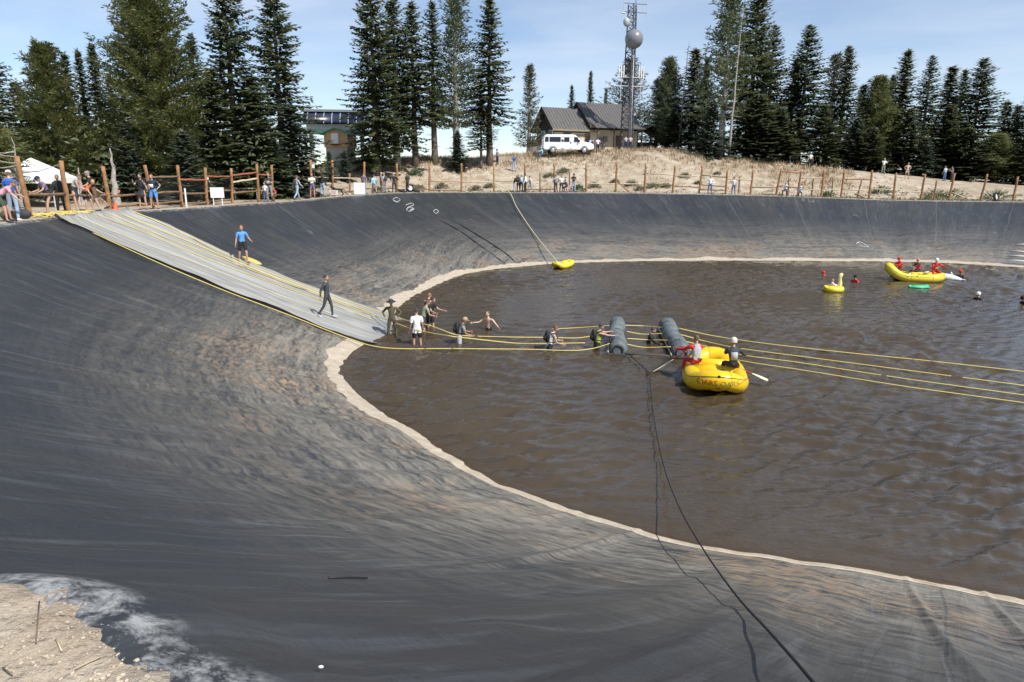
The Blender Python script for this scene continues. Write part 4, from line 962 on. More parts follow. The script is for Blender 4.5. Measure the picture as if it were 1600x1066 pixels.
person(rp(828, .6), 100, 'walk', 'person in white shirt and grey trousers at the right end of the central group', dict(long='offwhite', trousers='grey', short_hair='brown'), 0, GR, 1.68)
person(rp(868, .6), 30, 'hips', 'person in grey sweater and dark trousers left in the group of three', dict(long='grey', trousers='dark', short_hair='brown'), 0, GR, 1.7)
person(rp(877, .6), 200, 'stand2', 'person in white shirt and dark trousers in the middle of the group of three', dict(tee='white', trousers='dark', short_hair='blond'), 0, GR, 1.66)
person(rp(889, .4), 120, 'squat', 'small child in pink crouching beside the man in the black top', dict(long='pink', trousers='pink', short_hair='blond'), 0, GR, 1.2)
person(rp(885, .4), 60, 'sit_ground', 'dark-clothed person sitting on the rim left of the child in pink', dict(long='dark', trousers='black', short_hair='dark'), 0, GR, 1.6)
person(rp(896, .6), 190, 'arms_crossed', 'person in black top and light jeans right in the group of three', dict(tee='black', trousers='ljeans', cap='dark'), 0, GR, 1.84)
person(rp(1109, .8), 175, 'hips', 'person in white shirt and blue jeans standing alone by the fence rails', dict(long='white', trousers='jeans', short_hair='blond'), 0, GR, 1.8)
person(rp(1146, .35), 10, 'stand2', 'person in cream shirt and jeans with a dark bag right of the rail panel', dict(long='offwhite', trousers='jeans', short_hair='brown'), 0, GR, 1.7)
person(rp(1227, .15), 150, 'sit_ground', 'person in white shirt sitting on the edge of the far rim', dict(tee='white', trousers='navy', short_hair='blond'), 0, GR, 1.7)
person(rp(1250, .1), 170, 'sit_ground', 'smaller person in pale top sitting right of the one in the white shirt', dict(tee='aqua', trousers='dark', cap='white'), 0, GR, 1.3)
# hill
def hp_(px, py, t=None):
    p = hit(px, py, False)
    return p if p and p.y > 50 else gp(px, t or 80)
person(gp(803, 76), 180, 'photo', 'person in blue top and jeans standing alone on the hill below the pale lone pine', dict(tee='blue', trousers='ljeans', short_hair='brown'), 0, GH, 1.8)
person(gp(777, 78), 60, 'stand', 'person in dark clothes in the shade beside the last pointed hill fir', dict(tee='purple', trousers='black', cap='dark'), 1, GH, 1.78)
person(gp(919, 82), -40, 'lean_fwd', 'person in light blue top bending near the front of the van', dict(tee='aqua', trousers='dark', short_hair='brown'), 0, GH, 1.65)
person(gp(926, 82), 130, 'sit_ground', 'person in navy sitting between the others at the front of the van', dict(tee='navy', trousers='navy', cap='lgrey'), 0, GH, 1.7)
person(gp(932, 81), 30, 'hips', 'person in white shirt and black trousers near the front of the van', dict(tee='white', trousers='black', short_hair='dark'), 0, GH, 1.75)
person(gp(975, 83.5), 10, 'stand', 'person in light top and dark trousers, left one at the tower foot', dict(tee='lgrey', trousers='navy', short_hair='brown'), 0, GH, 1.72)
person(gp(982, 83.5), -20, 'stand2', 'person in pale shirt and dark jeans, right one at the tower foot', dict(tee='offwhite', trousers='navy', short_hair='dark'), 0, GH, 1.72)
person(gp(847, 79), 90, 'sit_ground', 'person in pale blue sitting on the ground at the rear of the van', dict(long='aqua', trousers='jeans', cap='aqua'), 0, GH, 1.6)
person(gp(1262, 80), 170, 'stand', 'person in white top and black trousers under the neat pointed fir', dict(tee='white', trousers='black', cap='aqua'), 0, GH, 1.8)
person(gp(1377, 80), 180, 'phone', 'person in white shirt and pale trousers on the right slope', dict(long='white', trousers='sage', short_hair='blond'), 0, GH, 1.8)
person(gp(1415, 78), 175, 'hips', 'person in beige standing on the right slope', dict(tee='beige', shorts='beige', short_hair='blond'), 0, GH, 1.75)
person(gp(1474, 78), 20, 'stand', 'person in pale blue top and jeans, left of the pair under the right trees', dict(tee='aqua', trousers='jeans', short_hair='brown'), 0, GH, 1.7)
person(gp(1485, 78), 80, 'phone', 'person in dark pink top, right of the pair under the right trees', dict(tee='mauve', trousers='dark', short_hair='brown'), 0, GH, 1.72)
# slide and pond
PS = hit(381, 414, False)
person(PS, -140, 'blue_walk', 'man in light blue T-shirt and black shorts walking down beside the slide', dict(tee='sky', shorts='black', short_hair='redhair', shoe_l='dark'), 0, None, 1.80)
PW = hit(513, 500, False)
person(PW, -95, 'wet_walk', 'person in full black wetsuit with white number patch walking on the slide', dict(wetsuit='gun', short_hair='dark', back_bib='white', shoe_l='lgrey'), 0, None, 1.80)
def wp(px, py): return onz(px, py, 0)
person(wp(613, 524), 180, 'hips', 'person in brown wetsuit and hat, hands on hips, at the slide end', dict(wetsuit='olive', sun_hat='dark'), 0, GW, 1.80, sink=.28)
person(wp(668, 508), -20, 'wade_rope', 'red-haired person in black sleeveless top at the back of the cluster in the shallows', dict(vest='black', shorts='dark', short_hair='redhair', bare=1), 0, GW, 1.78, sink=.35)
person(wp(661, 516), -60, 'wade_rope', 'person in sage green shirt in the cluster in the shallows, reaching for the rope', dict(tee='sage', shorts='dark', short_hair='brown', bare=1), 0, GW, 1.78, sink=.45)
person(wp(672, 512), -120, 'wade', 'dark-haired person in black T-shirt at the right of the cluster in the shallows', dict(tee='black', shorts='black', short_hair='dark', bare=1), 0, GW, 1.78, sink=.4)
person(wp(652, 539), 20, 'stand', 'dark-haired person in long white T-shirt standing knee-deep in the shallows', dict(longtee='white', shorts='black', short_hair='dark', bare=1), 0, GW, 1.74, sink=.30)
person(wp(717, 537), -70, 'wade_rope', 'man in grey T-shirt, cap and black backpack wading thigh-deep along the rope', dict(tee='grey', shorts='lgrey', cap='khaki', backpack='black', bare=1), 1, GW, 1.78, sink=.70)
person(wp(764, 515), 150, 'arms_out', 'bare-chested person waist-deep with arms held out', dict(short_hair='brown', shorts='dark', bare=1), 2, GW, 1.78, sink=.95)
person(wp(858, 546), -75, 'wade_rope', 'man in black sleeveless vest chest-deep holding the rope left of the grey rolls', dict(vest='white', shorts='black', short_hair='brown', backpack='black', bare=1), 0, GW, 1.80, sink=.84)
person(wp(932, 545), -75, 'reach', 'person in lime and black vest pulling on the left grey roll', dict(vest='lime', short_hair='dark', shorts='black', backpack='black', bare=1), 0, GW, 1.80, sink=.80)
person(wp(1012, 536), -100, 'wade', 'swimmer with blond head and dark suit between the two grey rolls', dict(wetsuit='black', short_hair='dark', bare=1), 0, GW, 1.75, sink=1.08)
person(wp(1338, 440), 100, 'arms_out', 'swimmer in red jacket with dark helmet and one arm stretched left', dict(long='red', helmet='black', bare=1), 0, GW, 1.75, sink=1.32)
person(wp(1295, 431), 60, 'swim', 'swimmer showing little but a red helmet, left of the duck float', dict(long='red', helmet='red', bare=1), 0, GW, 1.75, sink=1.36)
person(wp(1504, 433), 90, 'reach', 'swimmer in red helmet holding the far end of the white float', dict(long='black', helmet='red', bare=1), 0, GW, 1.75, sink=1.28)
person(wp(1530, 468), 100, 'arms_out', 'swimmer in black wetsuit with white stripe, face to the camera, right of the far raft', dict(wetsuit='black', helmet='white', bare=1), 0, GW, 1.75, sink=1.34)
person(wp(1603, 475), 90, 'wade', 'swimmer in black cut by the right edge of the photo', dict(wetsuit='black', helmet='black', bare=1), 0, GW, 1.75, sink=1.30)

# ------------------------------------------------------------------ slide
def hitL(px, py):
    d = ray(px, py).normalized(); h = liner_bvh.ray_cast(CAM, d)[0]
    return h
TE = [(208, 334), (255, 353), (305, 377), (380, 411), (450, 439), (530, 468), (600, 493), (640, 508)]; BE = [(95, 345), (150, 370), (250, 413), (350, 455), (450, 493), (550, 532), (605, 545), (650, 549)]
def cr3(P, t):
    n_ = len(P)-1; t = min(max(t, 0), .99999)*n_; i = int(t); f = t-i
    a, b_, c, d = P[max(i-1, 0)], P[i], P[i+1], P[min(i+2, n_)]
    return .5*((2*b_)+(-a+c)*f+(2*a-5*b_+4*c-d)*f*f+(-a+3*b_-3*c+d)*f**3)
def lp(px, py):
    h = hitL(px, py)
    if h is None: h = rimpt(px, .4)
    return h
TW = [lp(*q) for q in TE]; BW = [lp(*q) for q in BE]
tp0 = rimpt(196, .9); bt0 = rimpt(80, .8); TW = [tp0]+TW; BW = [bt0]+BW
slv = []; slf = []; slu = []; NA, NBs = 150, 56
for i in range(NA+1):
    for k in range(NBs+1):
        a = cr3(TW, i/NA); c = cr3(BW, i/NA); q = k/NBs; p = a.lerp(c, q); z = hgt(p.x, p.y)
        sheet = (q*4) % 1
        dz = .07+.035*math.exp(-(min(sheet, 1-sheet)*7)**2)+.03*noise.noise(Vector((q*9, i*.03, 0)))+.012*noise.noise(Vector((q*30, i*.08, 4)))+(.09*math.exp(-(k/1.5)**2) if True else 0)+.05*math.exp(-((NBs-k)/1.5)**2)
        slv.append((p.x, p.y, max(z, -.4)+dz)); slu.append((q, i/NA))
for i in range(NA):
    for k in range(NBs): a = i*(NBs+1)+k; slf.append((a, a+NBs+1, a+NBs+2, a+1))
# thickness skirt
n0 = len(slv)
for k in (0, NBs):
    for i in range(NA+1): x, y, z = slv[i*(NBs+1)+k]; slv.append((x, y, z-.22)); slu.append((k/NBs, i/NA))
for s_, k in ((0, 0), (1, NBs)):
    for i in range(NA): a = i*(NBs+1)+k; c = n0+s_*(NA+1)+i; slf.append((a, c, c+1, a+NBs+1))
me = bpy.data.meshes.new('slide_sheet'); me.from_pydata(slv, [], slf); me.polygons.foreach_set('use_smooth', [True]*len(slf))
uvl = me.uv_layers.new(name='UVMap'); li = np.empty(len(me.loops), dtype=np.int32); me.loops.foreach_get('vertex_index', li); uvl.data.foreach_set('uv', np.array(slu, dtype=np.float32)[li].ravel())
b = NB('slide_sheeting'); t = b.n('ShaderNodeTexCoord').outputs['UV']
c = b.mix(b.ramp(b.tex(t, 1, 4, .6, .2, (26, 3, 1)), [(.38, 0.), (.62, 1.)]), (.27, .265, .24), (.39, .385, .355))
c = b.mix(b.ramp(b.tex(t, 1, 3, .5, .1, (90, 2.5, 1)), [(.56, 0.), (.64, .7)]), c, (.16, .165, .17))
wv_ = b.n('ShaderNodeSeparateXYZ'); b.l(t, wv_.inputs[0])
fr = b.math('FRACT', b.math('MULTIPLY', b.math('ADD', wv_.outputs[0], .002), 4)); 
c = b.mix(b.ramp(fr, [(.0, 1.), (.012, 1.), (.016, 0.)]), c, (.07, .07, .075))
dk = b.n('ShaderNodeMapRange'); b.l(wv_.outputs[1], dk.inputs[0]); dk.inputs[1].default_value = .78; dk.inputs[2].default_value = .93
c = b.mix(b.math('MULTIPLY', dk.outputs[0], .6), c, (.17, .20, .23))
b.l(c, b.p.inputs['Base Color']); b.p.inputs['Roughness'].default_value = .55; b.l(b.bump(b.tex(t, 1, 4, .6, .2, (60, 6, 1)), .02), b.p.inputs['Normal'])
me.materials.append(b.m); so = empty('slide', (TW[0]+BW[0])/2); tag(so, 'wide grey-white sheeted slide running down the left bank into the water', 'slide'); q_ = link('sheeting', me, so); q_.location = -so.location
slide_bvh = BVHTree.FromPolygons(slv, slf)
# lift the people who stand on the slide
for o in PEOPLE:
    h = slide_bvh.ray_cast(o.location+Vector((0, 0, 3)), DN)[0]
    if h and h.z > .05:
        base = hgt(o.location.x, o.location.y); o.location.z += max(0, h.z-base)
# ------------------------------------------------------------------ ropes
YR = mat('yellow_rope', (.66, .53, .16), .7, .15, scale=20); PR = mat('pale_rope', (.62, .55, .38), .8, .15, scale=20); BR_ = mat('black_rope', (.012, .012, .013), .6, .1)
def surf(px, py, lift=.04):
    d = ray(px, py).normalized(); best = 1e9
    for bv in (liner_bvh, ground_bvh, slide_bvh):
        h = bv.ray_cast(CAM, d)
        if h[0] and h[3] < best: best = h[3]
    tw = -CH/d.z if d.z < 0 else 1e9
    best = min(best, tw)
    if lift >= .05 and d.z < -.09: return CAM+d*(best-lift/abs(d.z))
    return CAM+d*best+Vector((0, 0, lift))
def rope(pts, r, m, label, group=None, n=8, lifts=None, cat='rope', world=False):
    P = [Vector(p) for p in pts] if world else [surf(x, y, (lifts[i] if lifts else .03)) for i, (x, y) in enumerate(pts)]
    N = (len(P)-1)*n; C_ = [cr3(P, i/N) for i in range(N+1)]; o = P[0].copy(); t_ = MB(); t_.tube([c-o for c in C_], r, 6)
    return tag(t_.build('rope', m, None, True, o), label, cat, group)
GRp = 'yellow ropes of the course'
rope([(212, 334), (255, 352), (305, 376), (380, 409), (450, 437), (530, 466), (600, 490), (622, 497), (644, 503), (672, 509), (708, 522), (729, 525), (800, 527), (860, 527.5), (906, 528), (953, 519)], .021, YR, 'yellow rope along the upper edge of the slide, continuing to the left grey roll', GRp, lifts=[.06]*6+[.3, .5, .7, .75, .6]+[.06]*4+[.3])
rope([(190, 336), (300, 381), (400, 422), (480, 452), (560, 482), (600, 498), (640, 513), (671, 520), (708, 526), (725, 528), (800, 536), (843, 537), (914, 536)], .021, YR, 'yellow rope down the slide passing the hands of the people in the shallows', GRp, lifts=[.05]*5+[.3, .6, .7, .8, .5, .06, .06, .06])
rope([(95, 344), (150, 369), (250, 412), (350, 454), (450, 492), (550, 531), (605, 544), (700, 545), (820, 546), (890, 548), (925, 545), (953, 537)], .021, YR, 'yellow rope along the lower slide edge, running to the front of the left roll', GRp, lifts=[.08]*6+[.06]*4+[.1, .3])
rope([(785, 519), (852, 515.5), (900, 512.5), (953, 509)], .020, YR, 'yellow rope rising from the water to the far end of the left roll', GRp, lifts=[-.02, .01, .06, .3])
for pts, lb in (([(150, 336), (230, 366), (300, 396), (400, 434), (500, 470), (580, 500)], 'thin yellow rope lying down the slide, second from its upper edge'), ([(120, 338), (200, 372), (300, 410), (420, 456), (520, 492)], 'thin pale rope lying down the middle of the slide'), ([(172, 336), (260, 373), (340, 403), (470, 452), (590, 497)], 'thin yellow rope lying down the slide, nearest its upper edge rope')):
    rope(pts, .016, YR if 'yellow' in lb else PR, lb, GRp, lifts=[.04]*6)
for pts, lb in (([(977, 508.5), (1005, 509.5), (1034, 512)], 'farthest'), ([(979, 518), (1006, 522.5), (1040, 521)], 'second farthest'), ([(980, 529), (1010, 531), (1045, 532)], 'second nearest'), ([(980, 538), (1006, 543), (1048, 542)], 'nearest')):
    rope(pts, .020, YR, lb+' of the four yellow ropes strung between the two grey rolls', GRp, lifts=[.3, .16, .3])
for pts, lb in (([(1060, 513), (1120, 526), (1200, 537.5), (1330, 552), (1450, 564), (1610, 582)], 'farthest of the four yellow ropes running to the right edge'),
                ([(1064, 523), (1100, 533), (1140, 542), (1180, 548), (1250, 557), (1380, 574), (1610, 604)], 'second farthest of the four yellow ropes running to the right edge'),
                ([(1068, 533), (1110, 543), (1160, 555), (1250, 567), (1400, 590), (1500, 604), (1610, 619)], 'third farthest of the four yellow ropes running to the right edge'),
                ([(1072, 545), (1100, 552), (1170, 566), (1250, 578), (1400, 602), (1500, 616), (1610, 631)], 'nearest of the four yellow ropes running to the right edge')):
    rope(pts, .021, YR, lb, GRp, lifts=[.3]+[.06]*6)
# tow rope of the small yellow float on the far bank
e0 = rimpt(772, 1.5); e0.z += .9; e1 = surf(795, 305, .35); e2 = surf(808, 330, .3); e3 = surf(835, 370, .25); e4 = surf(872, 411, .35)
rope([e0, e1, e2, e3, e4], .035, PR, 'pale tow rope running down the far bank to the small yellow inflatable', None, world=True)
# black rope in the foreground
BRp = [(1285, 1080, .80), (1240, 1030, .815), (1200, 985, .83), (1150, 930, .85), (1100, 860, .875), (1060, 790, .90), (1035, 720, .93), (1020, 640, .965), (1015, 583, .985)]
P = []
for px, py, f in BRp:
    s0 = hit(px, py); P.append(CAM+(s0-CAM)*f)
for it in range(3):
    for i in range(1, len(P)-1): 
        d = ray(BRp[i][0], BRp[i][1]).normalized(); tm = (P[i-1]-CAM).length*.5+(P[i+1]-CAM).length*.5; P[i] = CAM+d*((P[i]-CAM).length*.6+min(tm, (hit(BRp[i][0], BRp[i][1])-CAM).length*.985)*.4)
P = [P[0]+(P[0]-P[1])*.8+Vector((0, 0, .1))]+P
rope(P, .0135, BR_, 'thick black rope from the bottom of the photo across to the grey rolls', None, world=True, n=10)
J0 = P[-1]
rope([surf(982, 553, .12), (surf(982, 553, .12)+J0)/2, J0], .018, BR_, 'left leg of the black bridle, tied to the left grey roll', None, world=True)
rope([surf(1052, 556, .15), (surf(1052, 556, .15)+J0)/2, J0], .018, BR_, 'right leg of the black bridle, tied to the right grey roll', None, world=True)
# coil heap at the top of the slide
t_ = MB(); rng = random.Random(4); o = rimpt(60, .35)
for k in range(16):
    c = rimpt(rng.uniform(42, 118), rng.uniform(.15, .9)); rr_ = rng.uniform(.2, .55); an0 = rng.random()*6
    t_.tube([c-o+Vector((math.cos(a)*rr_*1.4, math.sin(a)*rr_*.8, .05+rng.uniform(0, .10))) for a in [an0+i*.5 for i in range(13)]], .022, 5)
tag(t_.build('rope_heap', YR, None, True, o), 'tangled heap of yellow rope on the rim at the top of the slide', 'rope')
#@@PART4
# ------------------------------------------------------------------ rafts
YEL = mat('yellow_raft_rubber', (.80, .52, .012), .32, .06, scale=2); YEL2 = mat('pale_yellow_rubber', (.80, .62, .05), .35, .06, scale=2)
DK = mat('black_strap', (.02, .02, .02), .6); WHT = mat('white_plastic', (.75, .75, .73), .4, .06); OARW = mat('oar_blade_cream', (.80, .74, .48), .5, .08); REDP = mat('red_oar_shaft', (.5, .05, .02), .4, .1)
GREYF = mat('grey_raft_floor', (.30, .30, .28), .6)
def raft_path(hl, hw, z0, kick, n=48, k2=None):
    out = []
    for i in range(n):
        a = 2*math.pi*i/n; c, s_ = math.cos(a), math.sin(a)
        x = hw*math.copysign(abs(c)**.74, c); y = hl*math.copysign(abs(s_)**.80, s_); x *= 1-.10*(y/hl)**4
        out.append(Vector((x, y, z0+(kick if y > 0 or k2 is None else k2)*abs(y/hl)**3.2)))
    return out
def raft(loc, yaw, hl, hw, tr_, kick, label, m, thw=(-.8, .1, .9), text=True, k2=None):
    o = empty('raft', loc, R(yaw)); tag(o, label, 'raft')
    P = raft_path(hl, hw, tr_*.72, kick, 48, k2)
    t_ = MB(); t_.tube(P, tr_, 14, closed=True); hull = t_.build('tube', m, o, True)
    t_ = MB(); n_ = 24
    t_.lathe([(.001, 0), (.5, 0), (.8, .0), (1, .02)], (0, 0, .10), n_, Matrix.Diagonal((hw*.95, hl*.92, 1, 1))); t_.build('floor', GREYF if not text else YEL2, o, True)
    for y in thw:
        t_ = MB(); t_.tube([(-hw*.9, y, tr_*.95+kick*.1), (0, y, tr_*.98+kick*.1), (hw*.9, y, tr_*.95+kick*.1)], tr_*.78, 12); t_.build('thwart', m, o, True)
    for k in range(3, 48, 5):
        t_ = MB(); p = P[k]; d = (P[(k+1) % 48]-P[k-1]).normalized(); a_ = d.cross(Vector((0, 0, 1))).normalized(); b2 = a_.cross(d)
        t_.tube([p+(a_*math.cos(q)+b2*math.sin(q))*tr_*1.0 for q in [i*math.pi/12 for i in range(24)]], .010, 4, closed=True)
        t_.build('seam', mat('dull_ochre_seam', (.48, .30, .02), .6), o)
    # chafe strip and perimeter line
    t_ = MB(); t_.tube([p+Vector((0, 0, tr_*.55))+(P[(i+1) % 48]-P[i-1]).cross(Vector((0, 0, 1))).normalized()*tr_*.86 for i, p in enumerate(P)], .009, 4, closed=True); t_.build('perimeter_line', DK, o)
    t_ = MB()
    for k in range(0, 48, 6):
        p = P[k]; d = Vector((p.x, p.y, 0)).normalized(); t_.lathe([(.001, .012), (.045, .010), (.05, 0)], p+d*tr_*.84+Vector((0, 0, tr_*.56)), 8, d.to_track_quat('Z', 'Y').to_matrix().to_4x4())
    t_.build('ring_patches', DK, o)
    return o, hull, P
RL = wp(1116, 597); RY = -13
rf, hull, RPth = raft((RL.x, RL.y, 0), RY, 1.50, .72, .29, .30, 'yellow rubber raft with two people on the near side of the grey rolls', YEL)
# lettering on the near (bow) tube, projected on the rubber
def letter(txt, size, cx, cz, m, parent, hullo, P, tr_, hl, ang):
    cu = bpy.data.curves.new('txt', 'FONT'); cu.body = txt; cu.size = size; cu.align_x = 'CENTER'; to = bpy.data.objects.new('txt', cu); COL.objects.link(to)
    dg = bpy.context.evaluated_depsgraph_get(); dg.update(); me = bpy.data.meshes.new_from_object(to.evaluated_get(dg)); bpy.data.objects.remove(to)
    bm = bmesh.new(); bm.from_mesh(me); bmesh.ops.remove_doubles(bm, verts=bm.verts, dist=1e-4); bmesh.ops.triangulate(bm, faces=bm.faces); bmesh.ops.subdivide_edges(bm, edges=[e for e in bm.edges if e.calc_length() > .06], cuts=2)
    hb = BVHTree.FromPolygons([v.co.copy() for v in hullo.data.vertices], [list(p.vertices) for p in hullo.data.polygons])
    ca, sa = math.cos(R(ang)), math.sin(R(ang))
    for v in bm.verts:
        u_, w_ = v.co.x, v.co.y
        p = Vector((cx+u_*ca, -hl-2+0*sa, cz+w_)); h = hb.ray_cast(p, Vector((0, 1, 0)))[0]
        if h: v.co = h+Vector((0, -.007, .004))
        else: v.co = Vector((cx+u_, -hl, cz+w_))
    bm.to_mesh(me); bm.free(); me.materials.append(m)
    return link('lettering', me, parent)
LET = mat('orange_red_lettering', (.50, .06, .01), .5, .1); LET2 = mat('faded_grey_lettering', (.30, .22, .06), .5, .1)
letter('OARS', .23, -.33, .39, LET, rf, hull, RPth, .29, 1.50, 0); letter('OARS', .22, .33, .39, LET2, rf, hull, RPth, .29, 1.50, 0); letter('.com', .12, .70, .42, LET2, rf, hull, RPth, .29, 1.50, 0)
t_ = MB(); t_.tube([Vector((.0+.05*math.cos(a), -1.50-.215, .315+.035*math.sin(a))) for a in [i*math.pi/6 for i in range(12)]], .012, 5, closed=True); t_.build('bow_ring', DK, rf)
def rloc(o, v): return Matrix.Translation(o.location) @ Matrix.Rotation(o.rotation_euler.z, 4, 'Z') @ Vector(v)
person(rloc(rf, (-.60, .05, .58)), 8, 'paddle_l', 'person in red top and grey life vest sitting at the left of the near raft', dict(long='red', vest='lgrey', trousers='red', short_hair='brown', bare=1), 1, 'raft crew', 1.78, seat=1)
person(rloc(rf, (.52, -.15, .58)), -8, 'paddle_r', 'person in black suit and cream helmet sitting at the right of the near raft', dict(long='dark', vest='gun', life_jacket_panel='lgrey', trousers='black', helmet='helm', bare=1), 1, 'raft crew', 1.80, seat=1)
def oar(a, bq, label, blade=.5, w_=.19, m=OARW, sm=REDP):
    a = Vector(a); bq = Vector(bq); o = empty('paddle', a); tag(o, label, 'paddle'); d = (bq-a).normalized(); t_ = MB(); t_.tube([(0, 0, 0), bq-a-d*blade], .019, 7); t_.build('shaft', sm, o, True)
    side = d.cross(Vector((0, 0, 1))).normalized(); up_ = side.cross(d).normalized(); t_ = MB(); N = 10; pts = []
    for i in range(N+1):
        f = i/N; ww = w_*.5*min(1, .22+f*1.4)*(1 if f < .85 else 1-.6*((f-.85)/.15)**2); pts.append((bq-a-d*blade*(1-f), ww))
    vs = []; 
    for p, ww in pts:
        for s_ in (-1, 1): vs += [p+side*ww*s_+up_*.008, p+side*ww*s_-up_*.008]
    fs = []
    for i in range(N):
        a_ = i*4; c = a_+4; fs += [(a_, a_+2, c+2, c), (a_+1, c+1, c+3, a_+3), (a_, c, c+1, a_+1), (a_+2, a_+3, c+3, c+2)]
    fs += [(0, 1, 3, 2), (4*N, 4*N+2, 4*N+3, 4*N+1)]
    t_.add(vs, fs); t_.build('blade', m, o); return o
oar(rloc(rf, (-.92, .42, .85)), surf(1019, 582, .05), 'yellow-bladed paddle held out to the left by the person in red', .85, .13)
oar(rloc(rf, (.40, .12, .62)), rloc(rf, (1.62, -.02, .18)), 'cream-bladed paddle resting out to the right of the near raft', .52, .24, mat('pale_cream_blade', (.82, .80, .55), .5))
# kit in the raft
t_ = MB(); t_.box((0, 0, .06), (.26, .16, .12)); t_.box((.05, .02, .14), (.12, .1, .05)); t_.tube([(-.1, 0, .12), (-.12, .05, .2), (.05, .05, .22), (.1, 0, .13)], .012, 5)
tag(bevel(t_.build('camera_bag', DK, None, False, rloc(rf, (.12, -.92, .50)))), 'small black bag strapped on the front thwart of the near raft', 'bag')
# far raft
RL2 = wp(1427, 438)
rf2, h2, _ = raft((RL2.x, RL2.y, 0), 68, 1.50, .66, .27, .62, 'large yellow raft seen side-on with three people near the far bank', YEL2, text=False, k2=.12)
rf2.rotation_euler = (R(0), 0, R(72))
person(rloc(rf2, (.25, .75, .56)), 100, 'paddle_r', 'person in red jacket and red helmet at the left end of the far raft', dict(long='red', trousers='dark', helmet='red', vest='red', bare=1), 0, 'raft crew', 1.75, seat=1)
person(rloc(rf2, (.2, -.25, .54)), 80, 'paddle_l', 'person in red vest and white top in the middle of the far raft', dict(long='black', vest='red', trousers='black', short_hair='blond', bare=1), 0, 'raft crew', 1.7, seat=1)
person(rloc(rf2, (.1, -1.15, .56)), 170, 'paddle_l', 'person in red jacket and white helmet at the right end of the far raft', dict(long='red', vest='red', trousers='red', helmet='white', race_bib='yellow', bare=1), 0, 'raft crew', 1.75, seat=1)
oar(rloc(rf2, (-.1, -.1, .95)), rloc(rf2, (-.9, .55, .35)), 'pale paddle slanting left from the middle of the far raft', .4, .18)
oar(rloc(rf2, (-.1, -1.0, .75)), rloc(rf2, (-.7, -.45, .60)), 'pale paddle held across the right end of the far raft', .4, .18)
# small yellow inflatable at the far bank
e = surf(880, 419, 0); o = empty('inflatable', (e.x, e.y, .02), R(38)); tag(o, 'small yellow inflatable pulled against the far bank by the tow rope', 'inflatable')
t_ = MB(); prof_ = [(-1.0, .30, .50), (-.85, .40, .46), (-.5, .46, .36), (0, .46, .28), (.5, .44, .28), (.85, .38, .36), (1.05, .30, .46)]
t_.tube([(-.34, y*.95, z*.8) for y, r, z in prof_], [.20, .24, .26, .26, .26, .24, .20], 12); t_.tube([(.34, y*.95, z*.8) for y, r, z in prof_], [.20, .24, .26, .26, .26, .24, .20], 12)
t_.tube([(-.38, -1.0, .42), (-.2, -1.12, .48), (.2, -1.12, .48), (.38, -1.0, .42)], .19, 10); t_.tube([(-.38, 1.0, .40), (-.2, 1.12, .46), (.2, 1.12, .46), (.38, 1.0, .40)], .19, 10); t_.build('tube', YEL2, o, True)
t_ = MB(); t_.box((0, 0, .2), (.5, 1.9, .06)); t_.box((0, .55, .40), (.5, .25, .2)); t_.build('floor', DK, o); t_ = MB(); t_.box((0, .2, .36), (.3, .4, .25)); bevel(t_.build('seat_bag', REDP, o), .05)
t_ = MB(); t_.ball((0, 1.22, .58), (.07, .04, .07), 8, 6); t_.build('valve', DK, o, True)
for q in o.children: q.location = (0, 0, 0)
o.scale = (.78, .78, .78); o.rotation_euler = (0, 0, R(140))
# duck float with rider
e = wp(1302, 455); o = empty('duck_float', (e.x, e.y, 0), R(-70)); tag(o, 'yellow bird-shaped pool float with upright neck', 'float')
t_ = MB(); t_.tube([(.36*math.cos(a), .42*math.sin(a), .13) for a in [i*math.pi/10 for i in range(20)]], .19, 10, closed=True); t_.build('ring', YEL2, o, True)
t_ = MB(); t_.tube([(0, .40, .15), (0, .46, .45), (0, .40, .72), (0, .42, .92), (0, .52, .98)], [.15, .11, .085, .12, .07], 10); t_.build('neck', mat('pale_yellow_vinyl', (.78, .72, .30), .35), o, True)
t_ = MB(); t_.tube([(0, .52, .97), (0, .66, .92)], [.05, .02], 8); t_.build('beak', mat('orange_vinyl', (.75, .25, .03), .4), o, True)
t_ = MB(); t_.tube([(0, -.5, .2), (0, -.72, .36)], [.12, .03], 8); t_.build('tail', YEL2, o, True)
person((e.x-.05, e.y+.05, .12), -100, 'sit', 'child in white top sitting in the bird-shaped yellow float', dict(long='white', trousers='white', short_hair='blond', bare=1), 0, GW, 1.15, seat=1)
# green float
e = wp(1437, 450); t_ = MB(); o = Vector((e.x, e.y, 0)); t_.ball((0, 0, .05), (.62, .26, .13), 16, 8); t_.ball((.35, 0, .10), (.22, .20, .10), 10, 6); t_.tube([(-.55, 0, .07), (-.72, 0, .12)], [.12, .04], 8)
tag(t_.build('inflatable_float', mat('green_vinyl', (.05, .50, .22), .35), None, True, o), 'low bright green float in front of the far raft', 'float')
# white float
e = wp(1485, 438); o = empty('inflatable_float', (e.x, e.y, 0), R(-12)); tag(o, 'long white inflatable with a fin, right of the far raft', 'float'); WB = mat('bluish_white_vinyl', (.66, .72, .76), .4)
t_ = MB(); t_.tube([(-.65, 0, .18), (-.4, 0, .2), (0, 0, .17), (.4, 0, .10), (.7, 0, .06)], [.12, .24, .22, .14, .05], 12); t_.build('body', WB, o, True)
t_ = MB(); t_.tube([(.05, 0, .3), (.02, 0, .46), (-.03, 0, .55)], [.09, .06, .015], 8, sq=.4); t_.build('fin', WB, o, True); t_ = MB(); t_.tube([(.65, 0, .06), (.85, .12, .05)], [.06, .02], 6); t_.tube([(.65, 0, .06), (.85, -.12, .05)], [.06, .02], 6); t_.build('tail', WB, o, True)
